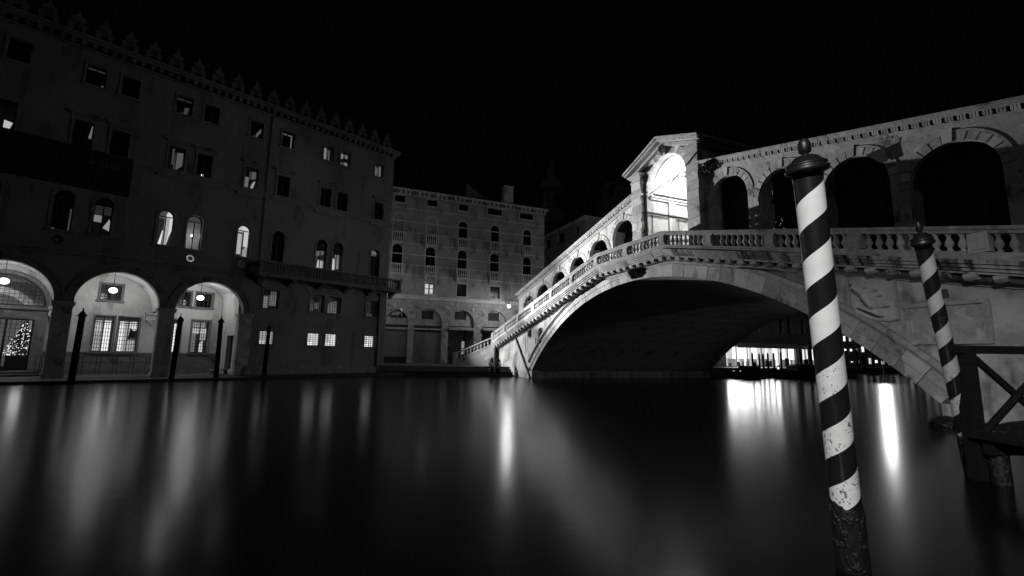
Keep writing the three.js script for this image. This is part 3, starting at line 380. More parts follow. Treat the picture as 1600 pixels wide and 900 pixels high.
  for (let i = 1; i < 8; i++) { const h = Math.sqrt(Math.max(0, 3.7 - (i * 0.25) ** 2)); part('iron_bar', [bb(-24.46 - h, -24.46 + h, 4.34 + i * 0.25 - 0.014, 4.34 + i * 0.25 + 0.014, -0.066, -0.04)], MAT.iron, lun); }
  part('end_wall', [ext([[-4.7, -0.3], [-0.55, -0.3], [-0.55, 7.2], [-4.7, 7.2]], [rect(-2.55, -1.0, 0.3, 2.85)], 0, 0.3).rotateY(-Math.PI / 2).translate(-11.98, 0, 0)], MAT.arcadeWall, long);
  part('side_door', [bb(-11.95, -11.85, 0.3, 2.85, -2.55, -1.0), bb(-12.08, -12.0, 0.2, 3.05, -0.98, -0.8), bb(-12.08, -12.0, 0.2, 3.05, -2.75, -2.57), bb(-12.08, -12.0, 2.87, 3.05, -2.57, -0.98)], MAT.dark, long);
  for (const b of bays) part('arcade_vault', [ringPiece(b, 4.42, 2.46, 2.62, 0.0, Math.PI, -4.68, -0.56, 28)], MAT.white, long);
  for (const u of [-27.02, -21.9, -16.77]) part('vault_springer', [bb(u - 0.13, u + 0.13, 4.42, 5.2, -4.68, -0.6), bb(u - 0.48, u + 0.48, 4.2, 4.42, -4.68, -4.3), bb(u - 0.42, u + 0.42, 3.8, 4.2, -4.68, -4.4), ext([[-0.42, 0], [0.42, 0], [0.1, -0.22], [0, -0.42], [-0.1, -0.22]], [], 0, 0.2).translate(u, 3.8, -4.66)], MAT.arcadeWall, long);
  part('arcade_ceiling', [bb(-31, -11.7, 7.16, 7.29, -5, -0.56)], MAT.arcadeWall, long);
  part('arcade_floor', [bb(-31, -11.7, -0.9, -0.08, -5, 0.02), bb(-31, -22.2, -0.079, 0.05, -4.69, -2.6), bb(-31, -22.2, 0.051, 0.2, -4.69, -3.5)], MAT.quay, long);
  // hall behind the portal
  part('hall', [bb(-28.5, -21, -0.1, 0.2, -14, -5.0), bb(-28.5, -21, 0.2, 7, -14.3, -14), bb(-28.8, -28.5, 0.2, 7, -14, -5), bb(-21, -20.7, 0.2, 7, -14, -5.02), bb(-28.5, -21, 7, 7.3, -14, -5.0)], MAT.room, long);
  part('hall_arch', [ringPiece(-25, 3.6, 2.0, 2.5, 0, Math.PI, -12, -11.5, 20), bb(-23, -22.5, 0.2, 3.6, -12, -11.5), bb(-27.5, -27, 0.2, 3.6, -12, -11.5)], MAT.arcadeWall, long);
  part('hall_bulb', [ball(0.15, -26.6, 5.2, -8)], glow(2), long); lamp(22, [-26.6, 5.2, -8], 0.15, long);
}
const inLong = (u, y, z) => new THREE.Vector3(u, y, z).applyAxisAngle(new THREE.Vector3(0, 1, 0), FT).add(new THREE.Vector3(...FO)).toArray();
['at the far left before the latticed portal', 'in the middle arch over the grilled windows', 'in the right arch beside the side door'].forEach((where, i) => {
  const b = [-24.5, -19.45, -14.38][i], o = thing('pendant_lamp', 'glowing globe lamp hanging on a rod ' + where, 'lamp', inLong(b, 5.6, -2.4), 0, 'globe lamps hanging in the arcade');
  part('lamp_globe', [ball(0.235, 0, 0, 0, 0.82, 20)], glow(3), o); part('lamp_rod', [rod([0, 0.18, 0], [0, 1.28, 0], 0.018), cyl(0.05, 0.08, 0.06, 0, 0.17, 0, 10)], MAT.iron, o);
  lamp(POWER.arcade, [0, 0, 0], 0.2, o);
});
{
  const o = thing('christmas_tree', 'lit christmas tree behind the latticed portal at the left edge', 'christmas tree', inLong(-23.25, 0.25, -6.3), FT);
  part('foliage', leaves(1500, () => { const y = rnd(), a = rr(0, 6.3), r = (1 - y) * 0.95 * (0.7 + 0.3 * Math.sin(y * 40)) * Math.sqrt(rnd()) + 0.05; return [Math.cos(a) * r, 0.9 + y * 2.2, Math.sin(a) * r]; }, 0.1), MAT.leaf, o);
  const f = []; for (let i = 0; i < 420; i++) { const y = rnd() ** 1.25, a = rr(0, 6.3), r = (1 - y) * (0.75 + 0.25 * Math.sin(y * 34 + a * 3)) + 0.05; f.push(ball(0.026, Math.cos(a) * r, 0.9 + y * 2.2, Math.sin(a) * r, 1, 4)); }
  stuff(part('fairy_lights', f, glow(1.1), o)); part('trunk', [cyl(0.08, 0.1, 1.0, 0, 0, 0, 8)], MAT.wood, o); lamp(1.2, [0, 1.4, 1.2], 0.3, o);
  const q = thing('planter_box', 'dark box standing in front of the lit christmas tree', 'planter', inLong(-23.35, 0.22, -5.4), FT);
  part('planter_side', [bb(-0.6, 0.6, 0, 0.85, -0.3, 0.3), bb(-0.66, 0.66, 0.85, 0.95, -0.36, 0.36)], MAT.dark, q); part('planter_panel', [bb(-0.5, -0.05, 0.12, 0.75, 0.3, 0.33), bb(0.05, 0.5, 0.12, 0.75, 0.3, 0.33)], MAT.shutter, q);
  const r = thing('metal_railing', 'thin dark metal railing along the wall inside the middle arch', 'railing', inLong(-21.5, -0.08, -3.9), FT);
  for (const y of [0.22, 0.85, 1.24]) part('rail', [rod([0, y, 0], [4.85, y - 0.03, 0], 0.02)], MAT.iron, r);
  for (let i = 0; i < 6; i++) for (const d of [0, 0.2]) part('post', [rod([0.05 + i * 0.9 + d, 0, 0], [0.05 + i * 0.9 + d, 1.24, 0], 0.02)], MAT.iron, r);
  const k = thing('metal_railing', 'short dark railing beside the latticed portal at the left', 'railing', inLong(-22.6, -0.05, -3.3), FT);
  for (const y of [0.3, 1.15]) part('rail', [rod([0, y, 0], [0.75, y, 0], 0.02)], MAT.iron, k); for (const x of [0, 0.2, 0.75]) part('post', [rod([x, 0, 0], [x, 1.15, 0], 0.02)], MAT.iron, k);
  const s = thing('stone_bench', 'low stone bench with dark objects by the side door of the right arch', 'bench', inLong(-12.75, -0.08, -1.9), FT);
  part('seat', [bb(-0.6, 0.6, 0.3, 0.4, -0.25, 0.25)], MAT.trim, s); for (const x of [-0.4, 0.4]) part('leg', [bb(x - 0.08, x + 0.08, 0, 0.3, -0.2, 0.2)], MAT.trimDark, s);
  const d = thing('banner', 'wide dark banner with faint pale strokes hung across the left palace facade', 'banner', inLong(-31, 11.6, 0.32), FT);
  part('banner_cloth', [ext([[0, 0], [11.4, 0.05], [11.4, 2.4], [0, 2.2]], [], 0, 0.02)], MAT.banner, d); part('banner_batten', [bb(0, 11.4, 2.36, 2.46, -0.3, 0.03), bb(0, 11.4, -0.05, 0.02, -0.3, 0.03)], MAT.iron, d);
  part('print_stroke', [[9.35, 0.24], [9.5, 0.24], [9.85, 0.3], [10.1, 0.3], [10.3, 0.42], [10.55, 0.42]].map(([x, h]) => box(0.06, h, 0.01, x, 1.62, 0.026, 0, -0.35)).concat([[10.42, 1.8], [10.42, 1.55], [10.05, 1.78], [10.75, 1.76], [10.75, 1.6]].map(([x, y]) => box(0.26, 0.06, 0.01, x, y, 0.027, 0, -0.05)), [box(0.05, 0.4, 0.01, 9.95, 0.95, 0.026), box(0.05, 0.3, 0.01, 4.55, 1.3, 0.026)]), MAT.print, d);
}
struct('landing', [bb(-31, -11.75, -1.2, -0.1, 0.021, 3.2), bb(-11.74, 0.6, -1.2, -0.06, 0.301, 2.6)], MAT.weed).position.set(...FO);
scene.children.at(-1).rotation.y = FT;
// mooring poles before the palace
[[-21.3, 3.5, 3.75, 0.155, 'nearest the latticed portal, before the left stone pier', 0.03], [-16.68, 3, 3.8, 0.15, 'leaning before the pier between the two lit arches', 0.05], [-14.22, 3, 3.85, 0.145, 'standing alone before the right lit arch', -0.02], [-11.05, 2.4, 3.65, 0.14, 'before the small barred window right of the arches', 0.02]].forEach(([u, z, h, r, where, lean], i) => {
  const o = thing('mooring_pole', 'plain dark mooring pole with pointed cap ' + where, 'mooring pole', inLong(u, -0.6, z), FT, 'plain mooring poles before the arcade');
  o.rotation.z = -lean * 0.6;
  part('shaft', [cyl(r * 0.94, r * 1.05, h + 0.25, 0, 0, 0, 16)], MAT.wood, o); part('cap', [lathe([[0, 0], [r * 1.02, 0], [r * 1.32, 0.05], [r * 1.32, 0.12], [r * 0.9, 0.2], [r * 0.55, 0.3], [r * 0.2, 0.34], [r * 0.24, 0.42], [0.02, 0.5], [0, 0.55]], 16).translate(0, h + 0.25, 0)], MAT.cap, o);
});

// ---------------------------------------------------------------- the pale palace behind the quay
const pale = thing('palace', 'pale stone palace with small balconies behind the quay at the bridge foot', 'building', [-31, 0, 0], Math.PI / 2);
{
  const W = [], tm = MAT.trim, base = { trimMat: tm, trim: 0.12, lit: [] };
  for (const [a, b] of [[-9.3, -8.1], [-5.5, -4.25], [-1.6, -0.4], [2.15, 4.1], [6.57, 8.5]]) W.push({ ...base, u0: a, u1: b, y0: 19.17, y1: 20.02, trim: 0.08, mull: 0 });
  const cols = [-8.7, -4.85, -0.97, 3.2, 7.63];
  cols.forEach((c, i) => { W.push({ ...base, u0: c - 0.57, u1: c + 0.57, y0: 14.4, y1: 17.85, arch: 1, sill: false, shut: i < 2 }, { ...base, u0: c - 0.58, u1: c + 0.58, y0: 10.75, y1: 14.25, arch: 1, sill: false }); });
  W.push({ ...base, u0: -5.35, u1: -4.2, y0: 8.58, y1: 9.95, lit: [[0.62, [0.05, 0.42, 0.1, 0.95]], [0.55, [0.52, 0.9, 0.15, 0.9]], [0.3, [0.05, 0.9, 0.02, 0.1]]], transom: 9.3 });
  for (const [a, b] of [[-1.53, -0.3], [2.7, 4.0], [6.9, 8.2]]) W.push({ ...base, u0: a, u1: b, y0: 8.58, y1: 10.1 });
  const arches = [[-8.35, 1.25, 5.3], [-4.83, 1.6, 5.3], [-0.85, 1.55, 5.4], [3.35, 1.6, 5.45], [7.6, 1.6, 5.45]];
  const op = arches.map(([c, r, s]) => archHole(c, r, 0.62, s, 18));
  part('facade_wall', [ext(rect(-14, 10.1, 7.9, 20.6), W.map(hole), -0.55, 0), ext(rect(-14, 10.1, 0.3, 7.9), op, -0.55, 0)], MAT.plaster2, pale);
  part('side_wall', [bb(9.6, 10.1, 0.3, 20.6, -18, -0.56), bb(-14, 9.6, 20.1, 20.5, -18, -0.56), bb(-14.3, -14, 0.3, 20.6, -18, 0), bb(-14, 10.1, 0.3, 20.5, -18.3, -18.01), bb(-14, 9.6, 8.0, 8.2, -18, -0.56)], MAT.plaster2, pale);
  for (const w of W) { const o = windowIn(pale, w); if (w.shut) part('closed_shutter', [bb(w.u0, (w.u0 + w.u1) / 2 - 0.01, w.y0 + 1.2, w.y1 - 0.5, -0.16, -0.11), bb((w.u0 + w.u1) / 2 + 0.01, w.u1, w.y0 + 1.2, w.y1 - 0.5, -0.16, -0.11), ext(archHole((w.u0 + w.u1) / 2, 0.56, w.y1 - 0.5, w.y1 - 0.57, 10), [], -0.17, -0.12)], MAT.plaster2, o); }
  part('string_course', [18.55, 17.0, 15.72, 14.42, 13.1, 11.92, 10.72].map((y, i) => bb(-14, 10.12, y - 0.05, y + 0.05, 0, 0.05 + (i % 2) * 0.02)), tm, pale);
  part('main_cornice', [bb(-14, 10.25, 8.2, 8.36, 0, 0.3), bb(-14, 10.2, 7.92, 8.2, 0, 0.14)], tm, pale);
  const rc = part('roof_cornice', [bb(-14, 10.5, 20.6, 20.78, -0.6, 0.55), bb(-14, 10.3, 20.12, 20.24, 0, 0.16)], tm, pale);
  for (let i = 0; i < 44; i++) part('dentil', [bb(-13.8 + i * 0.55, -13.52 + i * 0.55, 20.24, 20.6, 0, 0.42)], i % 4 ? tm : MAT.trimDark, rc);
  const bp = uvBox(lathe([[0, 0], [0.07, 0], [0.05, 0.1], [0.08, 0.3], [0.04, 0.6], [0.06, 0.85], [0.06, 0.95], [0, 0.95]], 8).toNonIndexed());
  cols.forEach((c) => [14.3, 10.6].forEach((y) => {
    const b = part('balcony', [bb(c - 0.78, c + 0.78, y, y + 0.16, 0, 0.7), bb(c - 0.78, c + 0.78, y + 1.11, y + 1.24, 0.5, 0.7), bb(c - 0.78, c - 0.66, y + 0.16, y + 1.11, 0.52, 0.68), bb(c + 0.66, c + 0.78, y + 0.16, y + 1.11, 0.52, 0.68), bb(c - 0.78, c - 0.66, y + 1.11, y + 1.24, 0, 0.5), bb(c + 0.66, c + 0.78, y + 1.11, y + 1.24, 0, 0.5), bb(c - 0.7, c - 0.5, y - 0.25, y, 0, 0.45), bb(c + 0.5, c + 0.7, y - 0.25, y, 0, 0.45)], tm, pale);
    for (let j = 0; j < 5; j++) part('baluster', bp, tm, b, [c - 0.48 + j * 0.24, y + 0.16, 0.6]);
  }));
  // rusticated ground floor: courses of blocks between the arches, fans of voussoirs over them
  const blocks = []; const inArch = (x, y) => arches.some(([c, r, s]) => (y < s ? Math.abs(x - c) < r + 0.02 : Math.hypot(x - c, y - s) < r + 0.62));
  for (let row = 0; row < 16; row++) for (let i = 0; i < 28; i++) { const y = 0.65 + row * 0.45, x = -10.2 + i * 0.74 + (row % 2) * 0.37, w = 0.72; if (x + w > 10.05) continue; const l = [x, x + w / 2, x + w].filter((q) => !inArch(q, y + 0.22)); if (l.length === 3 && !inArch(x + w * 0.25, y + 0.22) && !inArch(x + w * 0.75, y + 0.22)) blocks.push(bb(x + 0.012, x + w - 0.012, y + 0.012, y + 0.438, 0, 0.05 + rr(-0.01, 0.012))); else if (l.length) { const inA = (q) => inArch(q, y + 0.22); let a = x, b = x + w; while (a < b && inA(a)) a += 0.04; while (b > a && inA(b)) b -= 0.04; let ok = b - a > 0.14; for (let q = a; q <= b; q += 0.05) if (inA(q)) ok = false; if (ok) blocks.push(bb(a + 0.012, b - 0.012, y + 0.012, y + 0.438, 0, 0.05 + rr(-0.01, 0.012))); } }
  stuff(part('ground_floor_stones', blocks, MAT.stoneB, pale));
  arches.forEach(([c, r, s], i) => {
    for (let j = 0; j < 13; j++) part('arch_stone', [ringPiece(c, s, r, r + 0.6, Math.PI * j / 13 + 0.01, Math.PI * (j + 1) / 13 - 0.01, -0.02, 0.06 + rr(0, 0.02), 3)], j % 2 ? MAT.stoneB : MAT.plaster2, pale);
    const g = 0.62;
    part('arch_infill', [ext(archHole(c, r, s - 0.35, s, 18), [rect(c - 0.62, c + 0.6, s + 0.42, s + 1.32)], -0.4, -0.3)], MAT.stoneB, pale);
    part('lunette_window', [bb(c - 0.62, c + 0.6, s + 0.42, s + 1.32, -0.42, -0.38), bb(c - 0.7, c - 0.62, s + 0.36, s + 1.38, -0.3, -0.25), bb(c + 0.6, c + 0.68, s + 0.36, s + 1.38, -0.3, -0.25), bb(c - 0.62, c + 0.6, s + 1.32, s + 1.38, -0.3, -0.25)], MAT.dark, pale);
    part('shop_lintel', [bb(c - r, c + r, s - 0.62, s - 0.35, -0.5, -0.1)], MAT.dark, pale);
    if (i < 2) { const sl_ = []; for (let k = 0; k < 26; k++) { const y0 = (i ? 0.62 : 1.35) + k * 0.14; if (y0 < s - 0.72) sl_.push(bb(c - r, c + r, y0, y0 + 0.125, -0.42, -0.36)); } part('roller_shutter', sl_, MAT.roller, pale); if (!i) part('shop_counter', [bb(c - r, c + r, 0.62, 1.3, -0.45, -0.3), bb(c - r, c + r, 1.28, 1.36, -0.5, -0.2)], MAT.shutter, pale); }
    else {
      part('shop_interior', [bb(c - r, c + r, 0.62, s - 0.4, -4.2, -4.0), bb(c - r - 0.1, c - r, 0.62, s - 0.4, -4, -0.56), bb(c + r, c + r + 0.1, 0.62, s - 0.4, -4, -0.56), bb(c - r, c + r, s - 0.4, s - 0.3, -4, -0.56)], MAT.room, pale);
      part('shop_stair', Array.from({ length: 9 }, (_, k) => bb(c - r + 0.2 + k * 0.26, c - r + 0.5 + k * 0.26, 2.9 - k * 0.22, 3.0 - k * 0.22, -3.2, -1.2)), MAT.trimDark, pale);
      if (i === 2) part('lit_window_pane', [bb(c + 0.5, c + 0.85, 2.5, 3.3, -1.3, -1.25), bb(c + 0.5, c + 0.95, 1.75, 2.4, -1.3, -1.26)], glowOf(0.22), pale);
      part('shop_door_frame', [bb(c - 0.05, c + 0.05, 0.62, s - 0.62, -0.4, -0.32), bb(c - r, c + r, 2.1, 2.18, -0.4, -0.32), bb(c + r * 0.55, c + r * 0.6, 0.62, s - 0.62, -0.4, -0.32)], MAT.iron, pale);
    }
    const sc = []; for (let k = 0; k < 10; k++) { const x = c - r + (k + 0.5) * r / 5; sc.push(ext([[x - r / 10, 0], [x - r / 10, -0.12], [x - r / 16, -0.19], [x + r / 16, -0.19], [x + r / 10, -0.12], [x + r / 10, 0]], [], 0, 0.02).translate(0, s - 0.66, i < 2 ? -0.06 : 0.42)); }
    part('awning_valance', sc, MAT.awning, pale);
    if (i > 1) part('awning', [new THREE.BoxGeometry(2 * r, 0.03, 0.85).rotateX(0.32).translate(c, s - 0.55, 0.08)], MAT.awning, pale);
  });
  part('pier_impost', [-10, -6.75, -2.85, 1.25, 5.5].map((u) => bb(u - 0.35, u + 0.35, 5.1, 5.25, 0.07, 0.14)), tm, pale);
  const ch = part('chimney', [bb(4.62, 5.85, 20.5, 23.4, -1.6, -0.6), bb(4.9, 5.1, 20.6, 23.35, -0.6, -0.55), bb(5.35, 5.55, 20.6, 23.35, -0.6, -0.55), bb(4.55, 5.92, 23.4, 23.55, -1.7, -0.5)], MAT.trim, pale);
  part('roof', [ext([[0.3, 0], [9, 2.2], [18, 0]], [], -14, 10.2).rotateY(Math.PI / 2).translate(0, 20.79, 0)], MAT.roof, pale);
  part('gable', [ext([[-0.3, 20.8], [3.6, 20.8], [-0.3, 23.2]], [], -1.6, -1.2)], MAT.back, pale);
}
{
  const o = thing('street_lamp', 'glowing round street lamp hung on a wall bracket over the bridge steps', 'street lamp', [-27, 7.3, -3.57]);
  part('lamp_globe', [ball(0.2, 0, 0, 0, 1.05, 16)], glow(5), o); part('lamp_hood', [lathe([[0.02, 0.32], [0.08, 0.3], [0.26, 0.2], [0.27, 0.16], [0.2, 0.17]], 14)], MAT.iron, o);
  part('lamp_bracket', [rod([0, 0.3, 0], [0, 2.5, 0], 0.03), rod([0, 0.5, 0], [-4, 0.75, -1.2], 0.03), rod([0, 2.5, 0], [-4, 2.9, -1.2], 0.03), rod([0, 0.72, -0.2], [0, 0.6, -0.9], 0.025), rod([-1.6, 0.6, -0.5], [-4, 1.5, -1.2], 0.02)], MAT.iron, o);
  lamp(POWER.hangLamp, [0, 0, 0], 0.19, o);
  const q = thing('wall_lamp', 'lamp around the corner of the long palace lighting the first shop arch', 'lamp', [-26, 8.3, 10.95]);
  part('lamp_bowl', [ball(0.16, 0, 0, 0)], glow(3), q); part('lamp_bracket', [rod([0, 0.1, 0], [-0.1, 0.4, 1.4], 0.03)], MAT.iron, q); lamp(POWER.wallLamp, [0, 0, 0], 0.15, q);
}
for (const [x, z, h, what] of [[-18.6, 1.55, 1.0, 'left'], [-18.6, 0.9, 1.05, 'right']]) {
  const o = thing('clipped_shrub', 'small dark pointed shrub before the bridge foot, ' + what + ' of the pair', 'shrub', [x, 0.1, z], 0, 'two dark shrubs before the bridge foot');
  part('foliage', leaves(520, () => { const y = rnd(), a = rr(0, 6.3), r = 0.3 * Math.sin(Math.PI * Math.min(1, 0.15 + y * 0.85)) ** 0.8 * Math.sqrt(rnd()); return [Math.cos(a) * r, 0.3 + y * h, Math.sin(a) * r]; }, 0.07), MAT.leaf, o);
  part('pot', [lathe([[0, 0], [0.2, 0], [0.26, 0.36], [0.23, 0.38], [0, 0.36]], 12)], MAT.dark, o);
}

{
  const o = thing('street_lamp', 'unseen lamp added in the middle street of the bridge to light the pale palace', 'street lamp', [-12, 6.2, -10.4]);
  part('lamp_post', [cyl(0.05, 0.08, 4.9, 0, 0, 0, 10)], MAT.iron, o); part('lamp_globe', [ball(0.2, 0, 5.05, 0)], glow(3), o); lamp(POWER.addedBridgeLamp, [0, 5.05, 0], 0.19, o);  // unseen lamp put in to brighten the pale palace from the right
  const q = thing('street_lamp', 'lamp on the far right quay beyond the bridge, hidden behind the abutment', 'street lamp', [16.2, 0.75, -27]);
  part('lamp_post', [cyl(0.05, 0.08, 3.2, 0, 0, 0, 10)], MAT.iron, q); part('lamp_globe', [ball(0.2, 0, 3.35, 0)], glow(3), q); { const s = new THREE.SpotLight(0xffffff, POWER.southLamp, 0, 0.55, 0.8); s.position.set(-0.25, 3.35, 0.15); s.target.position.set(-22, 2.6, 18); s.castShadow = true; s.shadow.radius = 8; q.add(s, s.target); }
}
// ---------------------------------------------------------------- houses and tower behind
{
  const o = thing('house', 'plain house with bracketed cornice rising behind the left ramp of the bridge', 'building', [-34, 0, -18.3]);
  const n = []; const nw = [[-12.9, -11.1, 19.5, 21.2], [-8.6, -6.4, 19.5, 21.4], [-3.05, -1.85, 19.8, 21.1]];
  const holes = nw.map(([a, b, c, d]) => rect(a, b, c, d - 0.25)); holes.push(archHole(-7.9, 0.5, 16, 17.6, 8), archHole(-6.7, 0.5, 16, 17.6, 8), archHole(-12, 0.6, 16, 17.6, 8));
  part('north_wall', [ext(rect(-26, 0, 0, 21.5), holes, -0.5, 0)], MAT.plaster2, o);
  for (const [a, b, c, d] of nw) { const w = part('window', [bb(a, b, c, d - 0.25, -0.45, -0.4)], MAT.darkGlass, o); part('window_frame', [bb((a + b) / 2 - 0.04, (a + b) / 2 + 0.04, c, d - 0.25, -0.4, -0.35), bb(a, b, c - 0.12, c, -0.1, 0.08)], MAT.trimDark, w); }
  for (const c of [-7.9, -6.7, -12]) part('window', [bb(c - 0.6, c + 0.6, 15.9, 18.3, -0.48, -0.42)], MAT.darkGlass, o);
  part('east_wall', [bb(-0.5, 0, 0, 21.5, -16, -0.51), bb(-26, -0.51, 0, 21.4, -16, -15.6)], MAT.plaster2, o);
  part('string_course', [bb(-26, 0.08, 19.1, 19.22, 0, 0.1), bb(0, 0.1, 19.1, 19.22, -16, 0), bb(-26, 0.08, 18.7, 18.78, 0, 0.08), bb(0, 0.08, 18.7, 18.78, -16, 0)], MAT.trim, o);
  const c = part('roof_cornice', [bb(-26, 0.4, 21.72, 21.9, -16, 0.4), bb(-26, 0.1, 21.4, 21.5, 0.001, 0.12), bb(0.001, 0.12, 21.4, 21.5, -16, 0)], MAT.trim, o);
  for (let i = 0; i < 30; i++) part('dentil', [bb(-25 + i * 0.85, -24.7 + i * 0.85, 21.5, 21.72, 0, 0.32)], MAT.trim, c); for (let i = 0; i < 16; i++) part('dentil', [bb(0, 0.32, 21.5, 21.72, -15.4 + i, -15.1 + i)], MAT.trim, c);
  part('roof', [bb(-25.5, -0.2, 21.9, 22.2, -15.8, 0)], MAT.roof, o);
  const t = thing('tall_house', 'dark tall house with a roof loggia behind the bridge ramp, left of the portico', 'building', [-52, 0, -32]);
  part('wall', [bb(0, 8, 0, 30.5, -9, 0), bb(8.02, 16, 0, 29, -12, -0.8)], MAT.back, t); part('loggia', [bb(2.0, 2.4, 30.5, 33.2, -5, 0), bb(6, 6.4, 30.5, 33.2, -5, 0), ext([[1.7, 0], [6.7, 0], [4.2, 1.1]], [], -5, 0.2).translate(0, 33.2, 0), bb(2.4, 6, 30.5, 33.2, -5, -4.6)], MAT.back, t); part('roof_tiles', [bb(-0.2, 8.2, 30.5, 30.75, -9, 0.2), bb(8.02, 16.2, 29, 29.3, -12, -0.6)], MAT.trimDark, t);
  for (const x of [9.5, 11.5, 13.5]) part('window', [bb(x, x + 0.9, 26, 27.6, -0.8, -0.75)], MAT.darkGlass, t);
  const b = thing('bell_tower', 'dim bell tower with an onion dome against the night sky above the pale palace', 'tower', [-60.2, 0, -26.5]); b.scale.set(1.12, 0.91, 1.12);
  part('tower_shaft', [bb(-3, 3, 0, 31, -3, 3), bb(-3.3, 3.3, 30.4, 31, -3.3, 3.3)], MAT.back, b);
  part('dome', [lathe([[3.1, 31], [3.2, 32], [2.9, 33.2], [2.2, 34.2], [2.1, 34.5], [2.3, 34.6], [2.3, 35.0], [1.9, 35.1]], 16)], MAT.back, b);
  const l = part('belfry', [lathe([[1.9, 35], [1.9, 38.6], [2.6, 38.9], [2.6, 39.2], [2.1, 39.5], [2.2, 40.4], [1.7, 41.3], [0.9, 41.8], [0.8, 42]], 16)], MAT.back, b);
  for (let i = 0; i < 8; i++) part('belfry_opening', [box(0.7, 2.2, 0.3, 0, 36.8, 1.85, 0).rotateY(i * Math.PI / 4)], MAT.dark, l);
  part('lantern', [lathe([[0.75, 42], [0.75, 43.6], [1.1, 43.8], [0.8, 44.4], [0.2, 45], [0.05, 46.4], [0, 46.5]], 12)], MAT.back, b);
}

